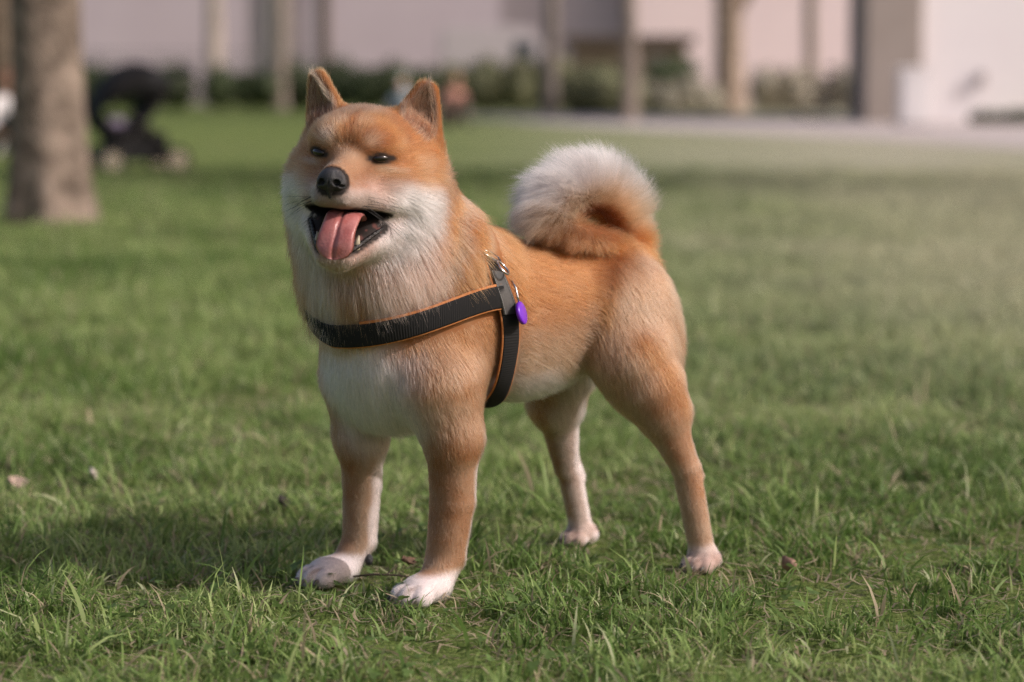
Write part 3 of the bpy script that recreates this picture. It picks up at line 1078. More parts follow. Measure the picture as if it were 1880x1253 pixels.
    grav = np.array([0, 0, -1.0])
    for i in range(1, K):
        f = (i - 1) / (K - 1)
        dirv = nrm(tang + N * (lift * (1.5 - 1.0 * f) + 0.05)[:, None] + grav * (0.12 * f) * np.minimum(1, L / 0.03)[:, None])
        cur = cur + dirv * (L / (K - 1))[:, None]
        pts[:, i] = cur
    # clumping
    ng = n // 14
    gi = RNG.choice(n, ng, replace=False)
    kd = kdtree.KDTree(ng)
    for i, g in enumerate(gi):
        kd.insert(P[g], i)
    kd.balance()
    near = np.array([kd.find(p)[1] for p in P])
    G = pts[gi][near]
    ok = np.linalg.norm(pts[gi][near][:, 0] - pts[:, 0], axis=1) < 0.012
    longw = sstep(0.006, 0.02, L) * ok
    for i in range(1, K):
        c_ = (s[i] ** 1.3 * 0.28 * longw)[:, None]
        pts[:, i] += (G[:, i] + (pts[:, 0] - G[:, 0]) * 0.35 - pts[:, i]) * c_
    # colour variation
    v = RNG.normal(1, 0.17, n)
    gcol = (RNG.normal(1, 0.10, ng))[near]
    col = np.clip(col * (v * gcol)[:, None], 0.005, 0.9)
    return pts, col, L

def curves_object(name, pts, col, radius, material, parent):
    n, K, _ = pts.shape
    cu = bpy.data.hair_curves.new(name)
    cu.add_curves([K] * n)
    cu.attributes["position"].data.foreach_set("vector", pts.astype(np.float32).ravel())
    ra = cu.attributes.get("radius") or cu.attributes.new("radius", 'FLOAT', 'POINT')
    prof = np.linspace(1, 0.12, K) ** 0.8
    ra.data.foreach_set("value", (radius[:, None] * prof[None, :]).astype(np.float32).ravel())
    ca = cu.attributes.new("hair_col", 'FLOAT_COLOR', 'CURVE')
    ca.data.foreach_set("color", np.concatenate([col, np.ones((n, 1))], 1).astype(np.float32).ravel())
    cu.materials.append(material)
    o = bpy.data.objects.new(name, cu)
    COL.objects.link(o)
    o.parent = parent
    return o

M_fur = bpy.data.materials.new("fur")
M_fur.use_nodes = True
nt = M_fur.node_tree
for q in list(nt.nodes):
    if q.type == 'BSDF_PRINCIPLED':
        nt.nodes.remove(q)
hb = nt.nodes.new("ShaderNodeBsdfHairPrincipled")
hb.model = 'CHIANG'
hb.parametrization = 'COLOR'
hb.inputs["Roughness"].default_value = 0.55
hb.inputs["Radial Roughness"].default_value = 0.75
hb.inputs["Coat"].default_value = 0.0
hb.inputs["Random Roughness"].default_value = 0.125
at = nt.nodes.new("ShaderNodeAttribute")
at.attribute_name = "hair_col"
nt.links.new(at.outputs["Color"], hb.inputs["Color"])
nt.links.new(hb.outputs[0], nt.nodes["Material Output"].inputs["Surface"])

FUR_N = 560000
fp, fc, fl_ = build_fur(FUR_N)
fur = curves_object("fur", fp, fc, np.clip(fl_ * 0.0085, 0.00009, 0.00015), M_fur, dog)
fur["kind"] = "stuff"

# ---- eyes, nose, tongue, teeth, whiskers
M_eye = mat("dark_eye", (0.012, 0.008, 0.006), 0.06, spec=0.6)
M_nose = mat("nose_leather", (0.022, 0.021, 0.024), 0.42, noise=(300, (0.05, 0.048, 0.052), 0.4, 0.7), bump=(900, 0.35), spec=0.5)
M_tongue = mat("tongue_flesh", (0.36, 0.105, 0.095), 0.34, noise=(60, (0.46, 0.20, 0.19), 0.35, 0.7), bump=(420, 0.12), spec=0.5)
M_tooth = mat("tooth", (0.40, 0.34, 0.25), 0.3)
M_whisk = mat("whisker", (0.03, 0.028, 0.026), 0.5)

for E_ in EYES:
    s_ = 1 if E_[1] > 0 else -1
    # sit the eyeball on the sculpted surface
    xs = np.linspace(0.075, 0.02, 160)
    Pq = from_head(np.stack([xs, np.full(160, E_[1]), np.full(160, E_[2])], 1))
    dq = body_sdf(Pq)
    xi = xs[np.argmax(dq < 0)]
    bm = bmesh.new()
    bm_ball(bm, (0, 0, 0), (0.0040, 0.0090, 0.0043), 24, 16)
    R_ = Matrix((rotm(rad(32) * s_, 0, -rad(6) * s_)).tolist())
    bmesh.ops.rotate(bm, cent=(0, 0, 0), matrix=R_, verts=bm.verts[:])
    bmesh.ops.rotate(bm, cent=(0, 0, 0), matrix=Matrix(HEAD_R.tolist()), verts=bm.verts[:])
    bmesh.ops.translate(bm, vec=Vector(from_head(np.array([[xi - 0.0005, E_[1], E_[2]]]))[0]), verts=bm.verts[:])
    link("eye", bm_mesh("eye", bm), M_eye, dog, smooth=True)

NP = [ell('h', 0, 'n', (0.1100, 0, -0.0150), (0.0115, 0.0140, 0.0122)),
      ell('h', 0.004, 'n', (0.1085, 0.0086, -0.0190), (0.0100, 0.0074, 0.0080)),
      ell('h', 0.004, 'n', (0.1085, -0.0086, -0.0190), (0.0100, 0.0074, 0.0080)),
      cone('h', 0.004, 'n', (0.1140, 0, -0.0200), 0.0050, (0.1090, 0, -0.0335), 0.0030)]
def nose_post(P, d):
    h = to_head(P)
    for sy in (1, -1):
        q = (h - np.array([0.1195, 0.0082 * sy, -0.0185])) / np.array([0.0075, 0.0040, 0.0036])
        d = np.maximum(d, -(np.linalg.norm(q, axis=1) - 1) * 0.0036)
        q2 = (h - np.array([0.1150, 0.0140 * sy, -0.0215])) / np.array([0.006, 0.0045, 0.0016])
        d = np.maximum(d, -(np.linalg.norm(q2, axis=1) - 1) * 0.0016)
    q = (h - np.array([0.1215, 0, -0.026])) / np.array([0.003, 0.0010, 0.010])
    d = np.maximum(d, -(np.linalg.norm(q, axis=1) - 1) * 0.0010)
    return d
nv, nf = mesh_sdf(NP, 0.0008, post=nose_post, pad=0.004)
nose = link("nose", np_mesh("nose", nv, nf), M_nose, dog, smooth=True)

# dark lower lip along the rim of the open jaw
M_lip = mat("black_lip", (0.012, 0.010, 0.010), 0.38, noise=(240, (0.05, 0.028, 0.026), 0.55, 0.75), bump=(500, 0.3))
bm = bmesh.new()
nl_ = len(LIP)
bm_tube(bm, [tuple(p) for p in LIP], [0.0010 + 0.0020 * math.sin(math.pi * min(1, max(0, (i + 2) / (nl_ + 4)))) ** 0.5 + 0.0004 * math.sin(i * 1.9) for i in range(nl_)], 9)
link("lower_lip", bm_mesh("lower_lip", bm), M_lip, dog, smooth=True)

# tongue: a grooved sheet that comes out over the lower teeth and hangs down
tc_ = np.array([(0.026, 0.003, -0.060), (0.058, 0.007, -0.053), (0.082, 0.009, -0.053), (0.098, 0.010, -0.062), (0.1065, 0.010, -0.074), (0.1105, 0.010, -0.087), (0.1100, 0.010, -0.0995)])
tw_ = np.array([0.017, 0.0185, 0.0188, 0.0192, 0.0204, 0.0212, 0.0190])
tt = np.linspace(0, 1, len(tc_)); NU, NVq = 44, 23
ui = np.linspace(0, 1, NU)
def cr_interp(x, xp, Y):
    out = []
    for xx in x:
        i = min(max(int(xx * (len(xp) - 1)), 0), len(xp) - 2)
        f = xx * (len(xp) - 1) - i
        p0, p1, p2, p3 = Y[max(i - 1, 0)], Y[i], Y[i + 1], Y[min(i + 2, len(xp) - 1)]
        out.append(0.5 * (2 * p1 + (p2 - p0) * f + (2 * p0 - 5 * p1 + 4 * p2 - p3) * f * f + (3 * p1 - p0 - 3 * p2 + p3) * f ** 3))
    return np.array(out)
tcen = cr_interp(ui, tt, tc_)
twid = cr_interp(ui, tt, tw_[:, None])[:, 0]
tend = np.sqrt(np.clip(1 - ((ui - 0.80) / 0.20).clip(0, 1) ** 2.2, 0, 1)) * 0.97 + 0.03
twid = twid * np.where(ui > 0.80, tend, 1)
tdir = nrm(np.gradient(tcen, axis=0))
tup = nrm(np.cross(tdir, np.array([0, 1.0, 0])))
tup = tup * np.sign(tup[0, 2])
TV = []
vv = np.linspace(-1, 1, NVq)
for side in (1, -1):
    for i in range(NU):
        edge = np.sqrt(np.clip(1 - np.abs(vv) ** 3, 0, 1))
        th = 0.0042 * edge * side
        groove = -0.0026 * np.exp(-(vv / 0.09) ** 2) * (side > 0) + 0.0022 * np.abs(vv) ** 2 * 1.0
        wav = 0.0007 * np.sin(ui[i] * 17 + vv * 4) + 0.0012 * vv * np.sin(ui[i] * 9 + 1) - 0.0020 * np.abs(vv) ** 2.5
        TV.append(tcen[i] + np.outer(vv * twid[i], [0, 1, 0]) + np.outer(th + groove + wav, tup[i]))
TV = np.concatenate(TV)
Ft = []
for sd in (0, 1):
    o_ = sd * NU * NVq
    for i in range(NU - 1):
        for j in range(NVq - 1):
            q = (o_ + i * NVq + j, o_ + i * NVq + j + 1, o_ + (i + 1) * NVq + j + 1, o_ + (i + 1) * NVq + j)
            Ft.append(q if sd == 0 else q[::-1])
for i in range(NU - 1):
    for j, fl in ((0, False), (NVq - 1, True)):
        a0, a1 = i * NVq + j, (i + 1) * NVq + j
        q = (a0, a1, a1 + NU * NVq, a0 + NU * NVq)
        Ft.append(q if not fl else q[::-1])
i = NU - 1
for j in range(NVq - 1):
    a0 = i * NVq + j
    Ft.append((a0, a0 + 1, a0 + 1 + NU * NVq, a0 + NU * NVq))
tongue = link("tongue", np_mesh("tongue", from_head(TV), np.array(Ft)), M_tongue, dog, smooth=True)

def tooth(base, tip, r):
    bm = bmesh.new()
    b_, t_ = Vector(base), Vector(tip)
    mid = b_.lerp(t_, 0.55) + Vector((0.0012, 0, 0))
    bm_tube(bm, [b_, mid, t_], [r, r * 0.72, r * 0.15], 8)
    for v_ in bm.verts:
        v_.co = Vector(from_head(np.array([v_.co[:]]))[0])
    return link("tooth", bm_mesh("tooth", bm), M_tooth, dog, smooth=True)
for sy in (1, -1):
    tooth((0.066, 0.0205 * sy, -0.092), (0.069, 0.0235 * sy, -0.073), 0.0050)
    for q in range(2):
        xx = 0.056 - q * 0.010
        tooth((xx, (0.0245 + q * 0.0040) * sy, -0.086 + q * 0.0040), (xx + 0.001, (0.0260 + q * 0.0040) * sy, -0.0765 + q * 0.0050), 0.0048)

def whiskers():
    P_, C_ = [], []
    for sy in (1, -1):
        for i in range(13):
            b_ = np.array([0.088 - RNG.random() * 0.030, (0.021 + RNG.random() * 0.006) * sy, -0.030 - RNG.random() * 0.012])
            d_ = nrm(np.array([-0.25 + RNG.random() * 0.5, 1.0 * sy, 0.12 - RNG.random() * 0.75]))
            Lw = 0.030 + RNG.random() * 0.030
            t_ = np.linspace(0, 1, 6)[:, None]
            P_.append(from_head(b_ + d_ * Lw * t_ + np.array([-0.012, 0, -0.006]) * t_ ** 2))
    return np.array(P_)
wp = whiskers()
wk = curves_object("whiskers", wp, np.full((len(wp), 3), 0.03), np.full(len(wp), 0.00022), M_whisk, dog)
bm = bmesh.new()
bm_ball(bm, (0.168, -0.077, 0.028), (0.005, 0.005, 0.007), 10, 8)
link("dewclaw_pad", bm_mesh("dewclaw_pad", bm), M_nose, dog, smooth=True)

M_claw = mat("claw_horn", (0.10, 0.085, 0.075), 0.4)
for (px_, py_, pyaw, psc) in ((0.177, 0.056, 0.12, 1.0), (0.206, -0.093, 0.02, 1.0), (-0.199, 0.106, 0.20, 0.80), (-0.186, -0.112, 0.0, 0.78)):
    cc_, sn_ = math.cos(pyaw), math.sin(pyaw)
    for v_, u_ in ((-0.017, 0.022), (-0.006, 0.031), (0.006, 0.031), (0.017, 0.022)):
        ca, sa_ = math.cos(pyaw + v_ * 8), math.sin(pyaw + v_ * 8)
        bx, by = px_ + (cc_ * u_ - sn_ * v_) * psc, py_ + (sn_ * u_ + cc_ * v_) * psc
        bm = bmesh.new()
        bm_tube(bm, [(bx + ca * r_ * psc, by + sa_ * r_ * psc, z_ * psc) for r_, z_ in ((0.011, 0.0125), (0.0165, 0.0120), (0.0205, 0.0080), (0.0215, 0.0050))], [0.0022 * psc, 0.0021 * psc, 0.0014 * psc, 0.0004], 8)
        link("claw", bm_mesh("claw", bm), M_claw, dog, smooth=True)

# ---- harness and tag
M_web = bpy.data.materials.new("black_webbing")
M_web.use_nodes = True
nt = M_web.node_tree
b = nt.nodes["Principled BSDF"]
b.inputs["Base Color"].default_value = (0.016, 0.0155, 0.016, 1)
b.inputs["Roughness"].default_value = 0.85
b.inputs["Specular IOR Level"].default_value = 0.25
M_trim = mat("orange_edging", (0.46, 0.15, 0.035), 0.7, noise=(300, (0.52, 0.22, 0.08), 0.4, 0.7))
M_leather = mat("grey_reflective_tape", (0.050, 0.047, 0.045), 0.5, noise=(500, (0.075, 0.071, 0.068), 0.4, 0.7))
M_steel = mat("steel", (0.62, 0.61, 0.63), 0.22, metal=1.0)
M_purple = mat("purple_enamel", (0.16, 0.02, 0.52), 0.25, spec=0.6)
M_stitch = mat("grey_thread", (0.30, 0.29, 0.28), 0.8)

har = empty("dog_harness", DOG_LOC, DOG_YAW)
har.scale = (DOG_SIZE,) * 3
tag(har, "black webbing harness with orange edging worn round the dog's chest", "harness")
def ribbed(A_, B_, per, thick, closed, name):
    """webbing with woven ribs running across it, as relief"""
    n = len(A_)
    m = n * per
    if closed:
        xi = np.linspace(0, n, m, endpoint=False)
        i0 = xi.astype(int) % n; i1 = (i0 + 1) % n
    else:
        xi = np.linspace(0, n - 1.0001, m)
        i0 = xi.astype(int); i1 = i0 + 1
    f = (xi - np.floor(xi))[:, None]
    return A_[i0] * (1 - f) + A_[i1] * f, B_[i0] * (1 - f) + B_[i1] * f
def webbing(name, A_, B_, closed, thick):
    A2, B2 = ribbed(A_, B_, 6, thick, closed, name)
    n = len(A2)
    me = strip_mesh(name, A2, B2, thick, closed)
    # ribs: push alternate cross-sections out
    co = np.zeros(len(me.vertices) * 3, np.float32)
    me.vertices.foreach_get("co", co)
    co = co.reshape(n, 7, 3)
    tang = np.roll(A2, -1, 0) - np.roll(A2, 1, 0) if closed else np.gradient(A2, axis=0)
    nor = nrm(np.cross(tang, B2 - A2))
    cen = A2.mean(0)
    nor *= np.sign(((A2 - cen) * nor).sum(1).mean())
    rib = (np.arange(n) % 4 < 2).astype(float)[:, None] * 0.00045
    co[:, 2:5] += (nor * rib)[:, None]
    me.vertices.foreach_set("co", co.astype(np.float32).ravel())
    me.update()
    return me
link("girth_strap", webbing("girth_strap", G0, G1, True, 0.0022), M_web, har)
link("chest_strap", webbing("chest_strap", C0, C1, False, 0.0024), M_web, har)
def edging(name, A_, B_, closed, wid):
    """orange backing that shows as a narrow line beside the webbing"""
    d_ = nrm(A_ - B_)
    me = strip_mesh(name, A_ + d_ * wid, A_ - d_ * 0.004, 0.0016, closed)
    return me
link("orange_trim", edging("orange_trim", C0, C1, False, 0.0016), M_trim, har)
link("orange_trim", edging("orange_trim", C1[:46], C0[:46], False, 0.0026), M_trim, har)
link("orange_trim", edging("orange_trim", G0, G1, True, 0.0012), M_trim, har)
link("orange_trim", edging("orange_trim", G1, G0, True, 0.0018), M_trim, har)

# joint loop where the chest strap is folded round the girth strap (near side and far side)
def on_girth(ang):
    i = int(round(ang / (2 * math.pi) * len(G0))) % len(G0)
    return i
cgo = np.array([0.080, 0, 0.300])
def keeper(ang_c, half, extra):
    n = len(G0)
    ic = on_girth(ang_c)
    ids = [(ic + k_) % n for k_ in range(-half, half + 1)]
    A_ = G0[ids]; B_ = G1[ids]
    d_ = nrm(B_ - A_)
    out_ = nrm((A_ + B_) / 2 - cgo)
    A_ = A_ + d_ * 0.0008 + out_ * 0.0030
    B_ = B_ - d_ * 0.0012 + out_ * 0.0030
    return A_, B_
ang_top = [i for i in range(len(G0))]
# find the girth angle whose point lies nearest to the end of the chest strap
for endp in (C0[0] * 0.5 + C1[0] * 0.5, C0[-1] * 0.5 + C1[-1] * 0.5):
    mid = (G0 + G1) / 2
    i = int(np.argmin(np.linalg.norm(mid - endp, axis=1)))
    A_, B_ = keeper(i / len(G0) * 2 * math.pi, 4, 0)
    kp = link("keeper_loop", strip_mesh("keeper_loop", A_, B_, 0.0022, False), M_leather, har)
    bm = bmesh.new()
    for E_, F_ in ((A_, B_), (B_, A_)):
        for j in range(0, len(E_) - 1):
            for f_ in (0.2, 0.7):
                p = E_[j] * (1 - f_) + E_[j + 1] * f_
                q = nrm(F_[j] - E_[j]) * 0.0022
                o_ = nrm(p - cgo) * 0.0030
                t_ = nrm(E_[j + 1] - E_[j]) * 0.0013
                bm_tube(bm, [p + q + o_ - t_, p + q + o_ * 1.08, p + q + o_ + t_], 0.00035, 5)
    st = link("stitching", bm_mesh("stitching", bm), M_stitch, kp)
    st["kind"] = "stuff"

# steel slider and lead ring on the back
def frame_at(i):
    p = (G0[i] + G1[i]) / 2
    o_ = nrm(p - cgo)
    w_ = nrm(G1[i] - G0[i])
    t_ = nrm(np.cross(w_, o_))
    return p, o_, w_, t_
iz = int(np.argmin(np.linalg.norm((G0 + G1) / 2 - np.array([0.100, 0.056, 0.378]), axis=1)))
p, o_, w_, t_ = frame_at(iz)
bm = bmesh.new()
tz = t_ if t_[2] < 0 else -t_
hw, hl = 0.0150, 0.0095
cs = [p + o_ * 0.0045 + w_ * a_ * hw + tz * b_ * hl for a_, b_ in ((-1, -.8), (-.8, -1), (.8, -1), (1, -.8), (1, .8), (.8, 1), (-.8, 1), (-1, .8))]
bm_tube(bm, cs, 0.0016, 8, closed=True)
bm_tube(bm, [p + o_ * 0.0045 + w_ * hw, p + o_ * 0.0060, p + o_ * 0.0045 - w_ * hw], 0.0014, 8)
link("steel_slider", bm_mesh("steel_slider", bm), M_steel, har, smooth=True)
bm = bmesh.new()
c_ = p + o_ * 0.0055 + tz * 0.0205 - w_ * 0.009
rs = [c_ + w_ * math.cos(a_) * 0.0085 + tz * math.sin(a_) * 0.0095 for a_ in np.linspace(0, 2 * math.pi, 22, endpoint=False)]
bm_tube(bm, rs, 0.0013, 8, closed=True)
link("lead_ring", bm_mesh("lead_ring", bm), M_steel, har, smooth=True)

# tag hanging from the harness by a small ring
ptag = empty("pet_tag", DOG_LOC, DOG_YAW)
ptag.scale = (DOG_SIZE,) * 3
tag(ptag, "small purple disc tag hanging from the black dog harness", "pet tag")
it = int(np.argmin(np.linalg.norm((G0 + G1) / 2 - np.array([0.092, 0.086, 0.345]), axis=1)))
p, o_, w_, t_ = frame_at(it)
hang = p + o_ * 0.010 - w_ * 0.014
down = nrm(np.array([-0.10, 0.25, -1.0]))
bm = bmesh.new()
bm_tube(bm, [hang + down * -0.020 + o_ * -0.006, hang + down * -0.010, hang, hang + down * 0.006], 0.0012, 8)
link("split_ring", bm_mesh("split_ring", bm), M_steel, ptag, smooth=True)
tnorm = nrm(np.array([-0.55, 0.80, 0.12])); tnorm = nrm(tnorm - down * (tnorm @ down)); tx = np.cross(down, tnorm)
ctr = hang + down * 0.019
bm = bmesh.new()
prof = [(0.0, 0.0026), (0.011, 0.0026), (0.0128, 0.0018), (0.0132, 0.0), (0.0128, -0.0018), (0.011, -0.0026), (0.0, -0.0026)]
rings = []
for r_, z_ in prof:
    if r_ == 0:
        rings.append([bm.verts.new(Vector(ctr + tnorm * z_))])
    else:
        rings.append([bm.verts.new(Vector(ctr + tnorm * z_ + (tx * math.cos(a_) + down * math.sin(a_)) * r_)) for a_ in np.linspace(0, 2 * math.pi, 28, endpoint=False)])
for i in range(len(rings) - 1):
    Aq, Bq = rings[i], rings[i + 1]
    for k_ in range(28):
        if len(Aq) == 1:
            bm.faces.new((Aq[0], Bq[k_], Bq[(k_ + 1) % 28]))
        elif len(Bq) == 1:
            bm.faces.new((Aq[k_], Bq[0], Aq[(k_ + 1) % 28]))
        else:
            bm.faces.new((Aq[k_], Bq[k_], Bq[(k_ + 1) % 28], Aq[(k_ + 1) % 28]))
bmesh.ops.recalc_face_normals(bm, faces=bm.faces[:])
link("disc", bm_mesh("disc", bm), M_purple, ptag, smooth=True)
#@@GRASS
# =================================================================== GRASS
def grass_zone(n, y0, y1, margin, hmean, w0, segs, lean, seed, straw=0.07):
    r = np.random.default_rng(seed)
    y = np.sqrt(r.random(n) * (y1 ** 2 - y0 ** 2) + y0 ** 2)
    x = (r.random(n) * 2 - 1) * (0.215 * y + margin)
    P2 = np.stack([x, y], 1)
    d1 = fbm(P2, 5.0, seed, 3)
    d2 = fbm(P2, 17.0, seed + 5, 3)
    tuft = fbm(P2, 34.0, seed + 9, 2)
    soil = np.zeros(n)
    for sx_, sy_, sr in SOIL:
        soil = np.maximum(soil, np.exp(-(((x - sx_) / sr) ** 2 + ((y - sy_) / (sr * 1.4)) ** 2)))
    dens = np.clip(0.25 + 2.2 * (d1 - 0.33) + 1.6 * (d2 - 0.42) + 1.2 * (tuft - 0.45), 0.06, 1)
    dens *= 1 - 0.85 * soil
    keep = r.random(n) < dens
    for px, py in PAW_XY:
        keep &= (((x - px) / 0.040) ** 2 + ((y - py) / 0.034) ** 2) > 1
    P2, x, y, d1, d2, tuft, soil = (q[keep] for q in (P2, x, y, d1, d2, tuft, soil))
    n = len(x)
    h = hmean * np.exp(r.normal(0, 0.38, n)) * (0.45 + 1.3 * sstep(0.35, 0.72, d2 * 0.6 + tuft * 0.4)) * (1 - 0.5 * soil)
    for px, py in PAW_XY:       # the dog has trodden the grass down
        near = np.exp(-(((x - px) / 0.075) ** 2 + ((y - py) / 0.10) ** 2))
        h *= 1 - 0.5 * near
    w = w0 * np.clip(r.normal(1, 0.28, n), 0.4, 1.8) * np.clip(h / hmean, 0.6, 1.3)
    az = r.random(n) * 2 * np.pi
    bend = np.clip(np.abs(r.normal(lean, 0.40, n)), 0, 1.5)
    kink = r.normal(0, 0.25, n)
    wa = r.random(n) * np.pi
    wd = np.stack([np.cos(wa), np.sin(wa), r.normal(0, 0.2, n)], 1)
    wd = nrm(wd)
    bd = np.stack([np.cos(az), np.sin(az), np.zeros(n)], 1)
    sd = np.stack([-np.sin(az), np.cos(az), np.zeros(n)], 1)
    ts = np.linspace(0, 1, segs + 1)
    prof = {1: [1, 0], 2: [0.85, 0.75, 0], 3: [0.75, 1.0, 0.68, 0], 4: [0.7, 1.0, 0.9, 0.55, 0]}[segs]
    base = np.stack([x, y, np.full(n, -0.002)], 1)
    Vs = []
    for t, pw in zip(ts, prof):
        droop = np.clip(bend, 0, 1.2)
        c = base + np.stack([np.zeros(n), np.zeros(n), h * (t - 0.42 * droop * t ** 2.2)], 1) + bd * (h * bend * 0.85 * t ** 1.7)[:, None] + sd * (h * kink * t ** 2)[:, None]
        if pw > 0:
            Vs += [c - wd * (w * pw * 0.5)[:, None], c + wd * (w * pw * 0.5)[:, None]]
        else:
            Vs += [c]
    m = len(Vs)
    V_ = np.stack(Vs, 1)
    i0 = (np.arange(n) * m)[:, None]
    quads = [i0 + np.array([2 * k_, 2 * k_ + 1, 2 * k_ + 3, 2 * k_ + 2]) for k_ in range(segs - 1)]
    tri = i0 + np.array([2 * (segs - 1), 2 * (segs - 1) + 1, 2 * segs])
    g = fbm(P2, 3.0, seed + 21, 3)
    g2 = r.random(n)
    A_ = np.array([0.235, 0.350, 0.095]); B_ = np.array([0.415, 0.505, 0.200]); C_ = np.array([0.100, 0.195, 0.036])
    u = np.clip(0.45 + (g - 0.5) * 1.8 + (g2 - 0.5) * 0.9, 0, 1)[:, None]
    col = np.where(u < 0.5, C_ + (A_ - C_) * (u * 2), A_ + (B_ - A_) * (u * 2 - 1))
    st = r.random(n) < straw * (1 + 3 * soil)
    col[st] = np.array([0.46, 0.38, 0.25]) * (0.6 + 0.6 * r.random((st.sum(), 1)))
    pale = r.random(n) < 0.08
    col[pale & ~st] = np.array([0.48, 0.52, 0.29])
    # lens-flare veil at the right, painted into the blades as a paler colour
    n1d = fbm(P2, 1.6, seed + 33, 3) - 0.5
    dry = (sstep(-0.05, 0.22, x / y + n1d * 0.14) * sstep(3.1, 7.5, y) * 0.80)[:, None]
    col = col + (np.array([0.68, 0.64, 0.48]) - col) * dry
    pc = np.zeros((n, m, 3))
    j = 0
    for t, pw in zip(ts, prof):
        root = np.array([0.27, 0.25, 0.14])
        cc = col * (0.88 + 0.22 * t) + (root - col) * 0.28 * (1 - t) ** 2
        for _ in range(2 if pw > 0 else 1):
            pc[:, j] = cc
            j += 1
    return V_.reshape(-1, 3), quads, tri, pc.reshape(-1, 3)

def dog_xy(p):
    c, s_ = math.cos(DOG_YAW), math.sin(DOG_YAW)
    return (DOG_LOC[0] + DOG_SIZE * (c * p[0] - s_ * p[1]), DOG_LOC[1] + DOG_SIZE * (s_ * p[0] + c * p[1]))
PAW_XY = [dog_xy(p) for p in ((0.188, 0.057), (0.216, -0.093), (-0.190, 0.107), (-0.178, -0.112))]
SOIL = [(-0.20, 2.60, 0.07), (0.18, 3.51, 0.09), (-0.05, 2.45, 0.08), (0.25, 2.83, 0.05), (0.40, 2.80, 0.07), (-0.45, 4.5, 0.12), (-0.04, 2.56, 0.05), (0.52, 3.05, 0.08), (-0.38, 2.46, 0.05)]
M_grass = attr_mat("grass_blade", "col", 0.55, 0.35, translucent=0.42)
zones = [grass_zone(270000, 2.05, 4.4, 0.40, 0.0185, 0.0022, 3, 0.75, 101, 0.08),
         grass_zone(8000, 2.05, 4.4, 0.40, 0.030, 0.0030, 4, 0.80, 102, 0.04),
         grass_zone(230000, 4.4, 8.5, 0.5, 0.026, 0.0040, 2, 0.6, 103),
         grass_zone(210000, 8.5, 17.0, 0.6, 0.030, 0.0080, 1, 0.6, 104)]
Vg, Fg, Cg, off = [], {3: [], 4: []}, [], 0
for V_, quads, tri, pc in zones:
    Vg.append(V_); Cg.append(pc)
    for q in quads:
        Fg[4].append(q + off)
    Fg[3].append(tri + off)
    off += len(V_)
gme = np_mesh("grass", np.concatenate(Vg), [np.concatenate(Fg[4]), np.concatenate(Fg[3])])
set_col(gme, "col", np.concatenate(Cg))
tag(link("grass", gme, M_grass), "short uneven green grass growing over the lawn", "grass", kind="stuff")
print("grass faces", len(gme.polygons))

# dead straw lying flat between the blades, and small clover leaves
def litter(n, seed):
    r = np.random.default_rng(seed)
    y = np.sqrt(r.random(n) * (4.6 ** 2 - 2.05 ** 2) + 2.05 ** 2)
    x = (r.random(n) * 2 - 1) * (0.215 * y + 0.4)
    a = r.random(n) * 2 * np.pi
    L = 0.012 + 0.03 * r.random(n)
    w = 0.0008 + 0.0010 * r.random(n)
    z = 0.002 + 0.010 * r.random(n)
    d = np.stack([np.cos(a), np.sin(a), r.normal(0, 0.2, n)], 1)
    sd = np.stack([-np.sin(a), np.cos(a), np.zeros(n)], 1)
    b_ = np.stack([x, y, z], 1)
    c_ = sd * (r.normal(0, 0.004, n))[:, None]
    V_ = np.stack([b_ - sd * w[:, None], b_ + sd * w[:, None], b_ + d * (L * .5)[:, None] + c_ - sd * w[:, None], b_ + d * (L * .5)[:, None] + c_ + sd * w[:, None], b_ + d * L[:, None]], 1)
    i0 = (np.arange(n) * 5)[:, None]
    col = np.array([0.44, 0.36, 0.25]) * (0.45 + 0.75 * r.random((n, 1)))
    me = np_mesh("dead_straw", V_.reshape(-1, 3), [i0 + np.array([0, 1, 3, 2]), i0 + np.array([2, 3, 4])])
    set_col(me, "col", np.repeat(col, 5, 0))
    tag(link("dead_straw", me, M_grass), "dry pale straw lying between the grass blades", "straw", kind="stuff")
litter(15000, 77)
def clover(n, seed):
    r = np.random.default_rng(seed)
    y = np.sqrt(r.random(n) * (4.2 ** 2 - 2.05 ** 2) + 2.05 ** 2)
    x = (r.random(n) * 2 - 1) * (0.215 * y + 0.3)
    P2 = np.stack([x, y], 1)
    k_ = fbm(P2, 6, 55, 3) + 0.25 * np.exp(-(((x + 0.02) / 0.35) ** 2 + ((y - 2.6) / 0.25) ** 2)) > 0.60
    x, y = x[k_], y[k_]
    n = len(x)
    V_, C_ = [], []
    rr = 0.0022 + 0.0026 * r.random(n)
    z = 0.010 + 0.016 * r.random(n)
    nx_, ny_ = r.normal(0, 0.35, n), r.normal(0, 0.35, n)
    tri_, cnt = [], 0
    for lf in range(3):
        a0 = r.random(n) * 0.4 + lf * 2.094
        cx, cy = x + np.cos(a0) * rr * 0.9, y + np.sin(a0) * rr * 0.9
        pts = []
        for k2 in range(6):
            a = a0 + k2 * np.pi / 3
            px, py = cx + np.cos(a) * rr, cy + np.sin(a) * rr * 0.9
            pts.append(np.stack([px, py, z + (px - x) * nx_ + (py - y) * ny_], 1))
        pts = np.stack(pts, 1)
        V_.append(pts.reshape(-1, 3))
        tri_.append((np.arange(n) * 6)[:, None] + np.arange(6) + cnt)
        cnt += n * 6
        C_.append(np.repeat(np.array([0.14, 0.22, 0.065]) * (0.7 + 0.6 * r.random((n, 1))), 6, 0))
    me = np_mesh("clover", np.concatenate(V_), np.concatenate(tri_))
    set_col(me, "col", np.concatenate(C_))
    tag(link("clover", me, M_grass), "small clover leaves low in the grass", "clover", kind="stuff")
clover(3500, 78)

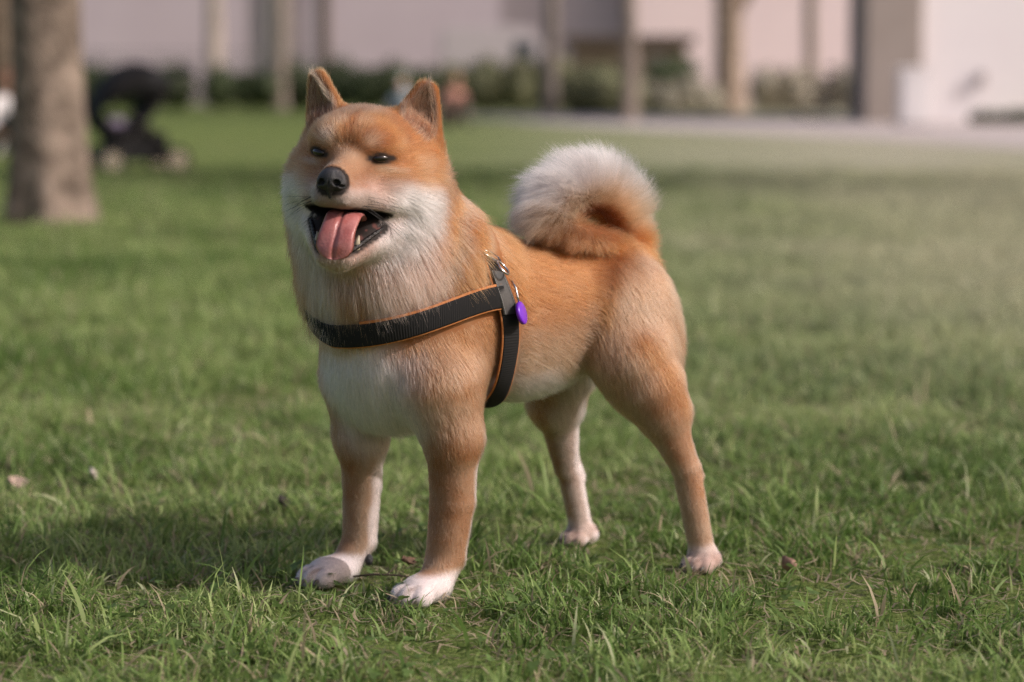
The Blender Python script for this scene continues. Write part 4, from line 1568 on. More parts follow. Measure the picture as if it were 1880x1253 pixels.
def dry_leaf(loc, size, rz_, tilt, col, label):
    n_ = 9
    V_, F_ = [], []
    for i in range(n_):
        t = i / (n_ - 1)
        wd_ = math.sin(math.pi * min(1, t * 0.98 + 0.02)) ** 0.8 * 0.42 * size
        for j in range(5):
            v = j / 2 - 1
            V_.append(((t - 0.5) * size, v * wd_, size * (0.22 * v * v + 0.20 * (t - 0.5) ** 2 * 4 * (1 if t > .5 else .4) + 0.03 * math.sin(i * 2.1 + j * 1.7))))
    for i in range(n_ - 1):
        for j in range(4):
            F_.append((i * 5 + j, i * 5 + j + 1, (i + 1) * 5 + j + 1, (i + 1) * 5 + j))
    me = np_mesh("dry_leaf", np.array(V_), np.array(F_))
    o = link("dry_leaf", me, mat("dry_leaf", col, 0.8, noise=(160, tuple(c * 0.5 for c in col), 0.4, 0.7)), smooth=True)
    o.location = loc
    o.rotation_euler = (tilt, 0.3, rz_)
    sol = o.modifiers.new("thickness", 'SOLIDIFY')
    sol.thickness = 0.0006
    tag(o, label, "leaf", "dry leaves fallen on the lawn")
dry_leaf((-0.128, 2.905, 0.016), 0.022, 0.8, 0.4, (0.15, 0.085, 0.055), "curled brown leaf between the dog's front paws")
dry_leaf((-0.180, 2.460, 0.010), 0.020, 2.2, 0.2, (0.10, 0.045, 0.030), "dark brown leaf at the bottom edge below the front paws")
dry_leaf((-0.715, 3.450, 0.022), 0.030, 0.3, 0.5, (0.50, 0.37, 0.30), "pale pinkish leaf by the shadow at the left edge")
dry_leaf((-0.320, 3.290, 0.024), 0.026, 1.3, 1.0, (0.035, 0.028, 0.022), "blackish leaf standing up in the dog's shadow")
dry_leaf((-0.620, 3.510, 0.028), 0.026, 1.7, 1.2, (0.62, 0.55, 0.48), "whitish leaf upright beyond the dog's shadow")
dry_leaf((0.330, 2.880, 0.016), 0.030, 2.0, 1.1, (0.34, 0.21, 0.15), "thin reddish leaf right of the hind paw")
bm = bmesh.new()
bm_tube(bm, [(-0.19, 2.845, 0.012), (-0.165, 2.838, 0.016), (-0.135, 2.842, 0.014), (-0.105, 2.835, 0.010)], [0.0011, 0.0014, 0.0012, 0.0008], 7)
bm_tube(bm, [(-0.150, 2.840, 0.015), (-0.142, 2.852, 0.020)], [0.0012, 0.0007], 6)
tag(link("twig", bm_mesh("twig", bm), mat("twig_bark", (0.055, 0.038, 0.028), 0.9), smooth=True), "thin dark twig lying between the front paws", "twig")
# =================================================================== BACKGROUND
M_bark = mat("grey_brown_bark", (0.20, 0.15, 0.115), 0.92, noise=(7.0, (0.46, 0.36, 0.29), 0.38, 0.62), bump=(22, 0.9), spec=0.15)
M_bark_rough = mat("rough_grey_bark", (0.085, 0.066, 0.052), 0.95, noise=(9.0, (0.36, 0.285, 0.235), 0.36, 0.66), bump=(26, 1.0), spec=0.1)
M_bark_mid = mat("mid_grey_bark", (0.24, 0.195, 0.165), 0.9, noise=(5.0, (0.34, 0.285, 0.245), 0.35, 0.65), bump=(20, 0.7), spec=0.15)
M_bark_pale = mat("pale_bark", (0.42, 0.35, 0.30), 0.9, noise=(5.0, (0.56, 0.48, 0.43), 0.35, 0.65), bump=(20, 0.7), spec=0.15)
M_bark_dark = mat("dark_bark", (0.10, 0.075, 0.055), 0.92, noise=(7.0, (0.20, 0.155, 0.12), 0.38, 0.62), bump=(22, 0.9), spec=0.15)
M_leaf = mat("tree_leaves", (0.055, 0.090, 0.022), 0.6, noise=(2.0, (0.095, 0.130, 0.035), 0.35, 0.65))
M_hedge = mat("dark_hedge_leaves", (0.030, 0.045, 0.014), 0.65, noise=(3.0, (0.060, 0.080, 0.026), 0.35, 0.65))
M_hedge_l = mat("light_hedge_leaves", (0.15, 0.16, 0.07), 0.65, noise=(3.0, (0.24, 0.23, 0.13), 0.35, 0.65))
M_hedge_p = mat("pale_shrub_leaves", (0.34, 0.31, 0.23), 0.65, noise=(3.0, (0.48, 0.43, 0.36), 0.35, 0.65))
M_soil = mat("bare_soil", (0.17, 0.12, 0.09), 0.95, noise=(14, (0.28, 0.21, 0.16), 0.4, 0.6))

def leaf_cloud(name, centres, radii, n, size, material, parent, seed, flat=0.0):
    r = np.random.default_rng(seed)
    k = r.integers(0, len(centres), n)
    d = nrm(r.normal(0, 1, (n, 3)))
    rr = r.random(n) ** 0.45
    P = np.asarray(centres, float)[k] + d * rr[:, None] * np.asarray(radii, float)[k]
    P = P[fbm(P, 1.2 / max(0.3, float(np.mean(radii))), seed, 2) > 0.40]
    n = len(P)
    a = nrm(r.normal(0, 1, (n, 3))); b = nrm(np.cross(a, r.normal(0, 1, (n, 3))))
    s = size * (0.6 + 0.8 * r.random(n))[:, None]
    V_ = np.stack([P - a * s, P + b * s * 0.45, P + a * s, P - b * s * 0.45], 1).reshape(-1, 3)
    F_ = np.arange(n * 4).reshape(n, 4)
    return link(name, np_mesh(name, V_, F_), material, parent)

def trunk_mesh(pts, radii, flare, seed, n=20, lobes=5):
    """tapered trunk with root flare and uneven bark outline; pts along the axis"""
    r = np.random.default_rng(seed)
    ph = r.random(6) * 6.28
    bm = bmesh.new()
    P = [Vector(p) for p in pts]
    # resample
    fine = []
    m = 26
    for i in range(m + 1):
        t = (i / m) ** 1.6 * (len(P) - 1)
        j = min(int(t), len(P) - 2)
        f = t - j
        fine.append((P[j].lerp(P[j + 1], f), radii[j] + (radii[j + 1] - radii[j]) * f))
    rings = []
    for c, rad_ in fine:
        ring = []
        for k_ in range(n):
            a = 2 * math.pi * k_ / n
            fl = flare * math.exp(-c.z / (rad_ * 1.6)) * (0.55 + 0.45 * math.cos(lobes * a + ph[0]))
            wob = 1 + 0.05 * math.sin(3 * a + ph[1] + c.z * 1.3) + 0.035 * math.sin(7 * a + ph[2] + c.z * 2.7)
            q = rad_ * wob + fl
            ring.append(bm.verts.new((c.x + q * math.cos(a), c.y + q * math.sin(a), c.z)))
        rings.append(ring)
    for A_, B_ in zip(rings[:-1], rings[1:]):
        for k_ in range(n):
            bm.faces.new((A_[k_], A_[(k_ + 1) % n], B_[(k_ + 1) % n], B_[k_]))
    bm.faces.new(rings[-1])
    return bm

def tree(label, loc, height, r0, r1, flare, bark, seed, crown_r=2.2, lean=(0, 0), limbs=(), leaves=2600, group="trees standing in the park"):
    r = random.Random(seed)
    t = empty("park_tree", loc)
    tag(t, label, "tree", group)
    pts = [(0, 0, -0.05)] + [(lean[0] * f + r.uniform(-.04, .04) * height / 6, lean[1] * f + r.uniform(-.04, .04) * height / 6, height * f) for f in (0.15, 0.3, 0.5, 0.75, 1.0)]
    rs = [r0 + (r1 - r0) * f for f in (0, 0.15, 0.3, 0.5, 0.75, 1.0)]
    link("trunk", bm_mesh("trunk", trunk_mesh(pts, rs, flare, seed)), bark, t, smooth=True)
    cs, rads = [], []
    for (f, az, L, up, rr) in limbs:
        j = f * height
        c0 = Vector((lean[0] * f, lean[1] * f, j))
        d = Vector((math.cos(az), math.sin(az), up)).normalized()
        e = c0 + d * L
        bm = bmesh.new()
        bm_tube(bm, [c0, c0 + d * L * .35 + Vector((0, 0, .03 * L)), c0 + d * L * .7 + Vector((r.uniform(-.1, .1), 0, .07 * L)), e + Vector((0, 0, .12 * L))], [rr, rr * .75, rr * .5, rr * .2], 10)
        link("limb", bm_mesh("limb", bm), bark, t, smooth=True)
        cs.append(e + Vector((0, 0, crown_r * .3))); rads.append((crown_r * .7, crown_r * .7, crown_r * .5))
    top = Vector((lean[0], lean[1], height))
    for k_ in range(7):
        cs.append(top + Vector((r.uniform(-1, 1) * crown_r * .7, r.uniform(-1, 1) * crown_r * .7, r.uniform(-.2, .8) * crown_r)))
        q = crown_r * r.uniform(.45, .75)
        rads.append((q, q, q * .7))
    if leaves:
        leaf_cloud("crown", [tuple(c) for c in cs], rads, leaves, 0.16, M_leaf, t, seed)
    return t

limb4 = ((0.62, 0.4, 2.2, 0.9, 0.10), (0.70, 2.6, 2.0, 1.0, 0.09), (0.8, 4.4, 1.9, 1.0, 0.08), (0.9, 5.6, 1.6, 1.1, 0.06))
tree("thick grey brown tree trunk with flared roots, nearest tree at left", (-2.01, 10.5, 0), 6.5, 0.150, 0.128, 0.085, M_bark_rough, 3, 2.4, (0.10, 0.2), limb4, 3200)
tree("darker trunk at the left edge, behind the thick left tree", (-5.02, 24.0, 0), 7.5, 0.19, 0.15, 0.05, M_bark_dark, 4, 2.4, (0.0, 0.0), limb4, 2600)
tree("slim pale trunk standing in front of the dark left hedge", (-8.12, 66.0, 0), 7.0, 0.24, 0.18, 0.10, M_bark_pale, 5, 2.4, (0.05, 0), limb4, 2600)
tree("slim pale trunk behind the dog's tail beside the path", (1.99, 41.0, 0), 6.5, 0.13, 0.10, 0.05, M_bark_mid, 6, 2.0, (-0.05, 0), limb4, 2400)
tree("broad brown trunk forking low, right of the dog's tail", (4.85, 54.0, 0), 7.5, 0.33, 0.22, 0.10, M_bark, 8, 2.8, (-0.1, 0),
     ((0.27, 0.1, 3.2, 1.5, 0.17), (0.7, 2.6, 2.0, 1.0, 0.12), (0.8, 4.4, 1.9, 1.0, 0.1)), 2600)
tree("thin greyish trunk against the pink wall, left of the added taupe pier", (7.6, 62.0, 0), 7.0, 0.17, 0.12, 0.06, M_bark_mid, 9, 2.0, (0.1, 0), limb4, 1800)

tree("faint slim trunk against the mauve wall, right of the slim pale trunk", (-6.0, 63.0, 0), 7.0, 0.19, 0.14, 0.06, M_bark_mid, 14, 2.2, (0.05, 0), limb4, 1800)
tree("very thin dark trunk against the mauve wall right above the dog's ear", (-5.05, 66.0, 0), 6.5, 0.10, 0.08, 0.04, M_bark_dark, 15, 1.8, (-0.05, 0), limb4, 1500)
tree("slim pale trunk close left of the shed", (0.78, 50.0, 0), 6.5, 0.15, 0.11, 0.05, M_bark_mid, 16, 2.0, (0.12, 0), limb4, 1800)
tree("leafy tree off to the right of the lawn, shading it", (9.6, 11.5, 0), 6.6, 0.17, 0.12, 0.08, M_bark, 12, 2.5, (0, 0), limb4, 1500)
tree("second leafy tree off to the right, nearer the lawn", (6.6, 12.6, 0), 6.2, 0.16, 0.12, 0.08, M_bark, 13, 2.3, (0, 0), limb4, 1300)

# ---- hedges and shrubs
def hedge(label, x0, x1, y, h, depth, material, seed, n=2600, size=0.07, name="hedge", cat="hedge", group="clipped hedges along the far edge of the lawn"):
    r = np.random.default_rng(seed)
    o = empty(name, ((x0 + x1) / 2, y, 0))
    tag(o, label, cat, group)
    W = (x1 - x0) / 2
    nn = max(3, int((x1 - x0) / (h * 0.55)))
    cs, rs = [], []
    for i in range(nn):
        t = (i + .5) / nn
        hh = h * (0.88 + 0.24 * r.random())
        cs.append((-W + 2 * W * t, r.normal(0, depth * .12), hh * 0.5)); rs.append((h * 0.52, depth * 0.6, hh * 0.55))
    # woody core so the light does not pass straight through
    bm = bmesh.new()
    for c, q in zip(cs, rs):
        bm_ball(bm, (c[0], c[1], c[2] * 0.95), (q[0] * .78, q[1] * .78, q[2] * .84), 12, 8)
    for v in bm.verts:
        v.co += Vector((r.normal(0, .03), r.normal(0, .03), r.normal(0, .03)))
        v.co.z = max(v.co.z, -0.02)
    link("branch_core", bm_mesh("branch_core", bm), material, o)
    lc = leaf_cloud("foliage", cs, rs, n, size, material, o, seed)
    co = np.zeros(len(lc.data.vertices) * 3, np.float32); lc.data.vertices.foreach_get("co", co)
    co = co.reshape(-1, 3); co[:, 2] = np.maximum(co[:, 2], 0.0); lc.data.vertices.foreach_set("co", co.ravel())
    return o
hedge("dark green hedge behind the stroller, left of the slim pale trunk", -11.6, -8.5, 63.5, 1.12, 1.2, M_hedge, 21, 5000)
hedge("dark green hedge between the slim pale trunk and the dog's head", -7.9, -4.7, 63.5, 1.16, 1.2, M_hedge, 22, 5000)
hedge("deep green hedge right behind the dog's head", -4.6, -1.9, 60.5, 1.20, 1.2, M_hedge, 23, 5000)
hedge("lighter green hedge between the dog's head and its tail", -1.8, 1.35, 57.0, 1.25, 1.1, M_hedge_l, 24, 4500)
hedge("yellowish green shrub left of the slim trunk by the path", 1.2, 2.5, 50.5, 1.15, 0.9, M_hedge_l, 25, 3000, name="shrub", cat="shrub", group="shrubs by the path")
hedge("small blackish green bush between the slim and the broad trunk", 3.25, 3.95, 56.0, 1.25, 0.7, M_hedge, 26, 1500, name="shrub", cat="shrub", group="shrubs by the path")
hedge("pale olive shrub under the small blackish bush", 2.7, 4.5, 52.5, 0.72, 0.7, M_hedge_p, 27, 2200, name="shrub", cat="shrub", group="shrubs by the path")
hedge("pale greyish shrub right of the broad brown trunk", 5.6, 8.0, 56.0, 0.98, 0.9, M_hedge_p, 28, 3000, name="shrub", cat="shrub", group="shrubs by the path")
hedge("low dark planting along the foot of the white wall", 7.3, 12.5, 38.6, 0.20, 0.35, M_hedge, 29, 2600, 0.04, name="planting", cat="plants", group="plants by the white building")

# ---- buildings
M_wall = mat("mauve_render", (0.56, 0.47, 0.53), 0.85, noise=(0.8, (0.62, 0.53, 0.59), 0.3, 0.7), spec=0.2)
M_wall_p = mat("pink_render", (0.80, 0.66, 0.68), 0.85, noise=(0.8, (0.86, 0.72, 0.74), 0.3, 0.7), spec=0.2)
M_trim_g = mat("grey_stone_trim", (0.36, 0.32, 0.32), 0.85, noise=(2, (0.42, 0.38, 0.37), 0.3, 0.7))
M_white = mat("white_render", (0.86, 0.81, 0.83), 0.8, noise=(1.2, (0.90, 0.86, 0.87), 0.3, 0.7), spec=0.2)
M_taupe = mat("taupe_render", (0.33, 0.285, 0.255), 0.85, noise=(1.5, (0.38, 0.33, 0.30), 0.3, 0.7), spec=0.2)  # on the pier this tone stands for a wall in shade
M_glass = mat("window_glass", (0.10, 0.11, 0.13), 0.08, spec=0.6)
M_roof = mat("dark_roof_felt", (0.085, 0.062, 0.050), 0.85, noise=(6, (0.13, 0.10, 0.08), 0.4, 0.6))
M_darkpipe = mat("dark_pipe", (0.06, 0.055, 0.055), 0.5)
M_wood = mat("weathered_wood", (0.26, 0.19, 0.15), 0.85, noise=(10, (0.36, 0.28, 0.23), 0.4, 0.6))
M_rail = mat("grey_rail", (0.22, 0.21, 0.21), 0.5)
M_blackcloth = mat("black_cloth", (0.010, 0.010, 0.012), 0.85)
M_rubber = mat("black_rubber", (0.02, 0.02, 0.02), 0.75)
M_silver = mat("silver_metal", (0.62, 0.60, 0.60), 0.25, metal=1.0)
M_lilac = mat("lilac_blanket", (0.50, 0.42, 0.62), 0.85)
M_whitepaint = mat("white_paint", (0.82, 0.79, 0.80), 0.4)

def box(name, c, s, m, parent, bevel=0.0, rot=None):
    bm = bmesh.new()
    bm_box(bm, c, s, rot, bevel)
    return link(name, bm_mesh(name, bm), m, parent)

b1 = empty("long_building", (-6.0, 78.0, 0))
tag(b1, "long pale mauve building with flat wall strips behind the hedges", "building")
box("wall", (0, 5, 4.6), (38, 10, 9.2), M_wall, b1)
box("plinth", (0, -0.06, 0.25), (38.1, 0.16, 0.5), M_trim_g, b1)
box("roof", (0, 5, 9.35), (38.8, 10.8, 0.3), M_roof, b1)
for x in (-1.42, 13.0, 16.5):
    box("pilaster", (x, -0.12, 4.55), (0.75, 0.28, 8.9), M_trim_g, b1, 0.03)
for i, x in enumerate((-15.4, -8.8, -3.4, 0.5, 4.3, 7.9, 11.3, 14.8)):
    f = box("window", (x, -0.05, 5.9), (1.5, 0.14, 1.9), M_whitepaint, b1, 0.02)
    box("pane", (x, -0.14, 5.9), (1.3, 0.06, 1.7), M_glass, f)
    box("sill", (x, -0.16, 4.86), (1.7, 0.30, 0.1), M_trim_g, f)
bm = bmesh.new()
bm_tube(bm, [(-0.12, -0.30, 0.1), (-0.12, -0.30, 9.0)], 0.11, 10)
link("downpipe", bm_mesh("downpipe", bm), M_darkpipe, b1)

b3 = empty("pink_building", (9.5, 76.5, 0))
tag(b3, "pale pink building wall behind the broad forked trunk", "building")
box("wall", (0, 4, 4.2), (11.5, 8, 8.4), M_wall_p, b3)
box("roof", (0, 4, 8.5), (12.0, 8.6, 0.25), M_roof, b3)
for x in (-3.5, 0.0, 3.5):
    f = box("window", (x, -0.04, 5.6), (1.3, 0.12, 1.7), M_whitepaint, b3, 0.02)
    box("pane", (x, -0.12, 5.6), (1.1, 0.06, 1.5), M_glass, f)

b2 = empty("white_building", (6.75, 40.0, 0))
tag(b2, "bright white building at right, an added taupe pier standing for its shaded end", "building")
box("front_wall", (4.6, 0.15, 3.4), (9.2, 0.3, 6.8), M_white, b2)
box("end_wall", (0.152, 3.45, 3.4), (0.3, 5.7, 6.8), M_white, b2)
box("shade_pier", (-0.50, 0.20, 3.3), (0.94, 0.8, 6.6), M_taupe, b2, 0.03)  # added pier; its taupe stands for the end wall's shade
box("back_wall", (4.6, 6.45, 3.4), (9.8, 0.3, 6.8), M_taupe, b2)
box("roof", (4.6, 3.15, 6.92), (10.2, 7.2, 0.22), M_roof, b2)
lm = box("wall_lamp", (0.95, -0.08, 0.72), (0.12, 0.14, 0.20), M_trim_g, b2, 0.02)
for x in (2.6, 6.0):
    f = box("window", (x, -0.03, 3.6), (1.2, 0.12, 1.6), M_whitepaint, b2, 0.02)
    box("pane", (x, -0.11, 3.6), (1.0, 0.06, 1.4), M_glass, f)

sh = empty("park_shed", (3.0, 62.0, 0))
tag(sh, "low wooden shed with a dark flat roof behind the slim trunk", "shed")
box("wall", (0, 1.0, 0.82), (2.9, 2.0, 1.64), M_wood, sh)
box("roof", (0, 0.95, 1.76), (3.3, 2.5, 0.22), M_roof, sh, 0.02)
box("door", (0.75, -0.03, 0.72), (0.7, 0.08, 1.4), M_trim_g, sh, 0.01)
for k_ in range(5):
    box("board", (-1.2 + k_ * 0.36, -0.02, 0.82), (0.32, 0.06, 1.5), M_wood, sh, 0.01)

vn = empty("white_van", (-0.38, 70.0, 0))
tag(vn, "white van parked side-on behind the light green hedge", "van")
bm = bmesh.new()
prof = [(-1.65, 0.45), (1.62, 0.45), (1.66, 1.05), (1.45, 1.25), (1.05, 2.15), (0.85, 2.28), (-1.55, 2.30), (-1.66, 2.1)]
vA = [bm.verts.new((x, -0.9, z)) for x, z in prof]; vB = [bm.verts.new((x, 0.9, z)) for x, z in prof]
bm.faces.new(vA); bm.faces.new(list(reversed(vB)))
for i in range(len(prof)):
    j = (i + 1) % len(prof)
    bm.faces.new((vA[j], vA[i], vB[i], vB[j]))
bmesh.ops.recalc_face_normals(bm, faces=bm.faces[:])
bmesh.ops.bevel(bm, geom=bm.edges[:], offset=0.06, segments=2, affect='EDGES')
link("body", bm_mesh("body", bm), mat("van_paint", (0.60, 0.54, 0.57), 0.5), vn)
box("side_window", (0.72, -0.905, 1.62), (0.6, 0.03, 0.5), M_glass, vn, 0.01)
for x in (-1.0, 1.05):
    bm = bmesh.new()
    bmesh.ops.create_cone(bm, cap_ends=True, segments=24, radius1=0.33, radius2=0.33, depth=0.2, matrix=Matrix.Translation((x, -0.82, 0.33)) @ Matrix.Rotation(rad(90), 4, 'X'))
    w_ = link("wheel", bm_mesh("wheel", bm), M_rubber, vn)
    bm = bmesh.new()
    bmesh.ops.create_cone(bm, cap_ends=True, segments=20, radius1=0.19, radius2=0.17, depth=0.03, matrix=Matrix.Translation((x, -0.935, 0.33)) @ Matrix.Rotation(rad(90), 4, 'X'))
    link("rim", bm_mesh("rim", bm), M_silver, w_)

fn = empty("railing", (-9.0, 67.5, 0))
tag(fn, "thin grey railing in front of the mauve wall above the dark hedges", "railing")
for z in (1.12, 1.32, 1.52):
    bm = bmesh.new(); bm_tube(bm, [(-4.2, 0, z), (4.4, 0, z)], 0.022, 8)
    link("rail", bm_mesh("rail", bm), M_rail, fn)
for k_ in range(6):
    bm = bmesh.new(); bm_tube(bm, [(-4.2 + 1.72 * k_, 0.03, 0), (-4.2 + 1.72 * k_, 0.03, 1.56)], 0.03, 8)
    link("post", bm_mesh("post", bm), M_rail, fn)

cb = empty("utility_cabinet", (5.78, 35.0, 0))
tag(cb, "white utility cabinet beside the path in front of the white building", "cabinet")
box("housing", (0, 0, 0.42), (0.42, 0.34, 0.80), M_whitepaint, cb, 0.02)
box("door", (0, -0.175, 0.44), (0.34, 0.02, 0.68), M_whitepaint, cb, 0.005)
box("base", (0, 0, 0.02), (0.48, 0.40, 0.08), M_trim_g, cb, 0.01)
box("cap", (0, 0, 0.84), (0.48, 0.40, 0.05), M_whitepaint, cb, 0.01)

def bicycle(label, loc, rz_, s=1.0):
    t = empty("bicycle", loc, rz_)
    t.scale = (s, s, s)
    tag(t, label, "bicycle")
    for x in (-0.52, 0.52):
        bm = bmesh.new(); bm_tube(bm, [(x + 0.33 * math.cos(a), 0, 0.34 + 0.33 * math.sin(a)) for a in np.linspace(0, 6.2832, 30, endpoint=False)], 0.02, 8, closed=True)
        w_ = link("wheel", bm_mesh("wheel", bm), M_rubber, t)
        bm = bmesh.new(); bm_tube(bm, [(x + 0.305 * math.cos(a), 0, 0.34 + 0.305 * math.sin(a)) for a in np.linspace(0, 6.2832, 30, endpoint=False)], 0.012, 6, closed=True)
        for a in np.linspace(0, 6.2832, 12, endpoint=False):
            bm_tube(bm, [(x, 0, 0.34), (x + 0.30 * math.cos(a), 0, 0.34 + 0.30 * math.sin(a))], 0.003, 4)
        link("rim", bm_mesh("rim", bm), M_silver, w_)
    bm = bmesh.new()
    for a, c in (((-0.52, 0, .34), (-0.05, 0, .30)), ((-0.52, 0, .34), (-0.18, 0, .80)), ((-0.05, 0, .30), (-0.18, 0, .80)), ((-0.18, 0, .80), (0.36, 0, .82)), ((-0.05, 0, .30), (0.38, 0, .72)), ((0.35, 0, .95), (0.52, 0, .34))):
        bm_tube(bm, [a, c], 0.018, 8)
    link("frame", bm_mesh("frame", bm), M_darkpipe, t)
    bm = bmesh.new(); bm_ball(bm, (-0.21, 0, .90), (.13, .06, .035), 12, 8); bm_tube(bm, [(-.18, 0, .78), (-.21, 0, .89)], .014, 8)
    link("saddle", bm_mesh("saddle", bm), M_rubber, t, smooth=True)
    bm = bmesh.new(); bm_tube(bm, [(0.28, -.26, 1.0), (0.38, -.2, 1.02), (0.36, 0, .98), (0.38, .2, 1.02), (0.28, .26, 1.0)], .014, 8)
    link("handlebar", bm_mesh("handlebar", bm), M_silver, t)
bicycle("dark bicycle standing beside the added taupe pier of the white building", (5.55, 40.6, 0), rad(12))

# ---- stroller
st = empty("stroller", (-2.62, 16.8, 0), rad(28))
tag(st, "black folding stroller with a lilac blanket, right of the thick tree", "stroller")
def wheel(parent, x, y, r, wname="wheel"):
    bm = bmesh.new(); bm_tube(bm, [(x + r * math.cos(a), y, r + r * math.sin(a)) for a in np.linspace(0, 6.2832, 24, endpoint=False)], r * 0.17, 8, closed=True)
    w_ = link(wname, bm_mesh(wname, bm), M_rubber, parent)
    bm = bmesh.new(); bmesh.ops.create_cone(bm, cap_ends=True, segments=20, radius1=r * .75, radius2=r * .75, depth=.018, matrix=Matrix.Translation((x, y, r)) @ Matrix.Rotation(rad(90), 4, 'X'))
    link("hub_cap", bm_mesh("hub_cap", bm), M_silver, w_)
for y in (-0.19, 0.19):
    wheel(st, 0.25, y, 0.085); wheel(st, -0.22, y, 0.085)
bm = bmesh.new()
for y in (-0.18, 0.18):
    bm_tube(bm, [(-0.22, y, .085), (0.02, y, .34), (0.24, y, .60), (0.36, y, .68)], 0.012, 8)
    bm_tube(bm, [(0.25, y, .085), (0.08, y, .30), (-0.10, y, .40)], 0.012, 8)
bm_tube(bm, [(-0.22, -.18, .10), (-0.22, .18, .10)], 0.01, 8); bm_tube(bm, [(0.25, -.18, .10), (0.25, .18, .10)], 0.01, 8)
link("chassis", bm_mesh("chassis", bm), M_darkpipe, st)
bm = bmesh.new(); bm_tube(bm, [(0.36, -.18, .68), (0.40, -.10, .70), (0.40, .10, .70), (0.36, .18, .68)], 0.018, 8)
link("handle", bm_mesh("handle", bm), M_rubber, st)
bm = bmesh.new()
na, nb = 9, 12
g_ = [[bm.verts.new((0.02 - 0.30 * math.cos(rad(-25 + 150 * i / (na - 1))) * (1 if True else 0), 0.19 * math.cos(math.pi * j / (nb - 1)) , .42 + 0.33 * math.sin(rad(-25 + 150 * i / (na - 1))) * (0.35 + 0.65 * math.sin(math.pi * j / (nb - 1)) ** 0.5))) for j in range(nb)] for i in range(na)]
for i in range(na - 1):
    for j in range(nb - 1):
        bm.faces.new((g_[i][j], g_[i + 1][j], g_[i + 1][j + 1], g_[i][j + 1]))
ho = link("hood", bm_mesh("hood", bm), M_blackcloth, st, smooth=True)
ho.modifiers.new("thickness", 'SOLIDIFY').thickness = 0.012
bm = bmesh.new()
bm_box(bm, (0.08, 0, .44), (0.05, 0.34, 0.42), Matrix.Rotation(rad(32), 3, 'Y'), 0.015)
bm_box(bm, (-0.08, 0, .28), (0.28, 0.34, 0.05), Matrix.Rotation(rad(-8), 3, 'Y'), 0.015)
link("seat", bm_mesh("seat", bm), M_blackcloth, st)
bm = bmesh.new(); bm_box(bm, (0.0, 0, .18), (0.40, 0.34, 0.20), None, 0.04)
link("basket", bm_mesh("basket", bm), M_blackcloth, st)
bm = bmesh.new(); bm_ball(bm, (0, 0, 0), (0.075, 0.09, 0.045), 16, 10)
for v in bm.verts: v.co += Vector((random.uniform(-.008, .008), random.uniform(-.008, .008), random.uniform(-.008, .008)))
bl = link("blanket", bm_mesh("blanket", bm), M_lilac, None, smooth=True)
bl.location = (-2.73, 16.72, 0.335)
tag(bl, "crumpled lilac and white blanket lying on the stroller seat", "blanket")

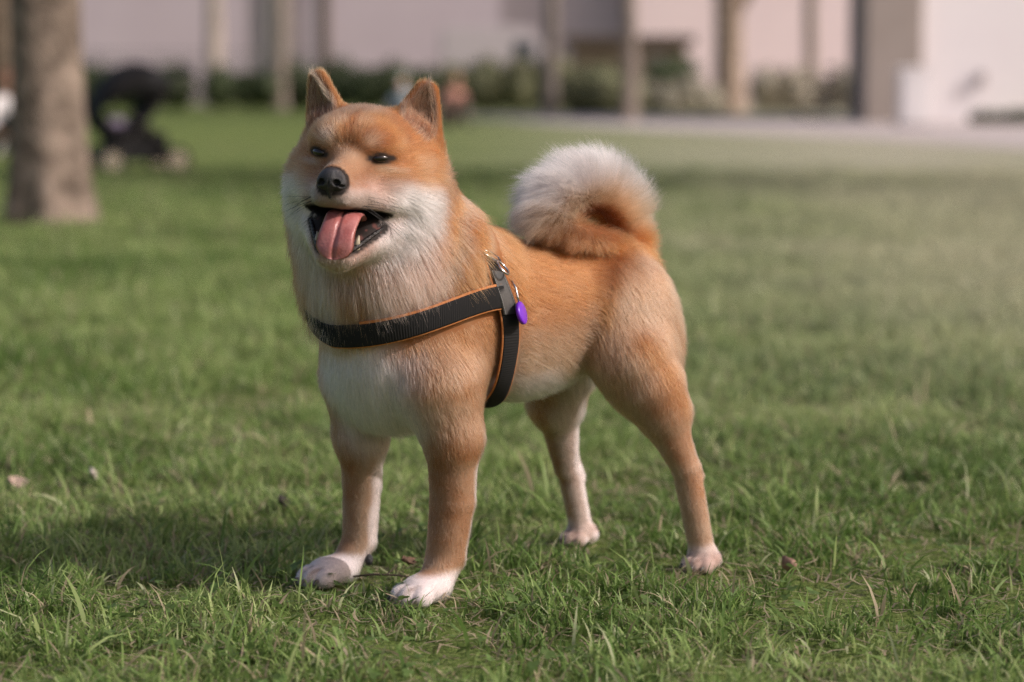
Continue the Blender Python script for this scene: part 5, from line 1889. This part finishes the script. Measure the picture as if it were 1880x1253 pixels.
# ---- people far off, each one continuous figure
M_person = attr_mat("person_clothes_and_skin", "col", 0.8, 0.3)
def person(label, loc, rz_, size, cols, lean=0.25, arm=0.5):
    """seated on the ground, knees up: hips, torso, neck, head, arms, legs"""
    pr = []
    def c(a, ra, b, rb, k=0.04, reg='torso'):
        pr.append(Prim('cone', 'b', k, reg, a=np.array(a, float), b=np.array(b, float), ra=ra, rb=rb))
    sx_ = lean
    c((0, 0, .13), .13, (0.02 + sx_ * .25, 0, .30), .115, reg='torso')
    c((0.02 + sx_ * .25, 0, .30), .115, (0.05 + sx_ * .6, 0, .50), .125, reg='torso')
    c((0.05 + sx_ * .6, -.12, .53), .055, (0.05 + sx_ * .6, .12, .53), .055, reg='torso')
    c((0.05 + sx_ * .6, 0, .55), .05, (0.08 + sx_ * .75, 0, .64), .045, .02, reg='neck')
    pr.append(Prim('ell', 'b', 0.015, 'skull', c=(0.09 + sx_ * .8, 0, .74), r=(.098, .078, .115)))
    pr.append(Prim('ell', 'b', 0.008, 'skull', c=(0.19 + sx_ * .8, 0, .725), r=(.018, .014, .018)))
    for sy in (1, -1):
        pr.append(Prim('ell', 'b', 0.008, 'skull', c=(0.085 + sx_ * .8, .078 * sy, .735), r=(.022, .012, .032)))
        sh_ = (0.05 + sx_ * .6, .165 * sy, .50); el_ = (0.14 + sx_ * .5, .22 * sy, .30); ha_ = (0.34, .15 * sy, .27 - .1 * (1 - arm))
        c(sh_, .050, el_, .038, .02, 'should'); c(el_, .038, ha_, .026, .01, 'paw')
        for q in range(4):
            c((ha_[0], ha_[1] + (q - 1.5) * .018, ha_[2]), .011, (ha_[0] + .075, ha_[1] + (q - 1.5) * .022, ha_[2] - .025), .007, .004, 'paw')
        c((ha_[0], ha_[1] - .03 * sy, ha_[2]), .011, (ha_[0] + .045, ha_[1] - .06 * sy, ha_[2]), .008, .004, 'paw')
        kn_ = (0.42, .15 * sy, .40); fo_ = (0.52, .14 * sy, .05)
        c((0.03, .09 * sy, .12), .095, kn_, .060, .03, 'leg'); c(kn_, .058, fo_, .036, .015, 'leg')
        c((fo_[0] - .02, fo_[1], .04), .040, (fo_[0] + .16, fo_[1], .03), .030, .012, 'ear')
    V_, F_ = mesh_sdf(pr, 0.012)
    best = np.full(len(V_), 9.0); col = np.zeros((len(V_), 3))
    cm = dict(torso=cols[0], should=cols[0], neck=cols[1], skull=cols[1], paw=cols[1], leg=cols[2], ear=cols[4])
    for p in pr:
        d = p.d(V_); m_ = d < best
        best[m_] = d[m_]; col[m_] = cm[p.reg]
    hair_ = (V_[:, 2] > .64) & ((V_[:, 0] < 0.075 + sx_ * .8) | (V_[:, 2] > .80))
    col[hair_] = cols[3]
    me = np_mesh("person", V_ * size, F_)
    set_col(me, "col", col)
    o = link("person", me, M_person, None, smooth=True)
    o.location = loc; o.rotation_euler = (0, 0, rz_)
    tag(o, label, "person")
SK = (0.52, 0.30, 0.22)
person("person in a white shirt seated at the left edge behind the trees", (-4.30, 20.0, 0), rad(-30), 0.86, [(0.70, 0.67, 0.68), SK, (0.03, 0.035, 0.04), (0.20, 0.07, 0.035), (0.05, 0.05, 0.05)], 0.2)
person("person in a salmon pink top seated on the far lawn beside the dog's ear", (-0.95, 36.0, 0), rad(-70), 0.92, [(0.50, 0.25, 0.20), SK, (0.12, 0.10, 0.09), (0.10, 0.06, 0.045), (0.04, 0.04, 0.04)], 0.35)
person("person in a pale blue top seated left of the one in salmon pink", (-1.60, 36.6, 0), rad(-110), 0.85, [(0.45, 0.55, 0.62), SK, (0.10, 0.11, 0.13), (0.55, 0.62, 0.66), (0.04, 0.04, 0.04)], 0.1)
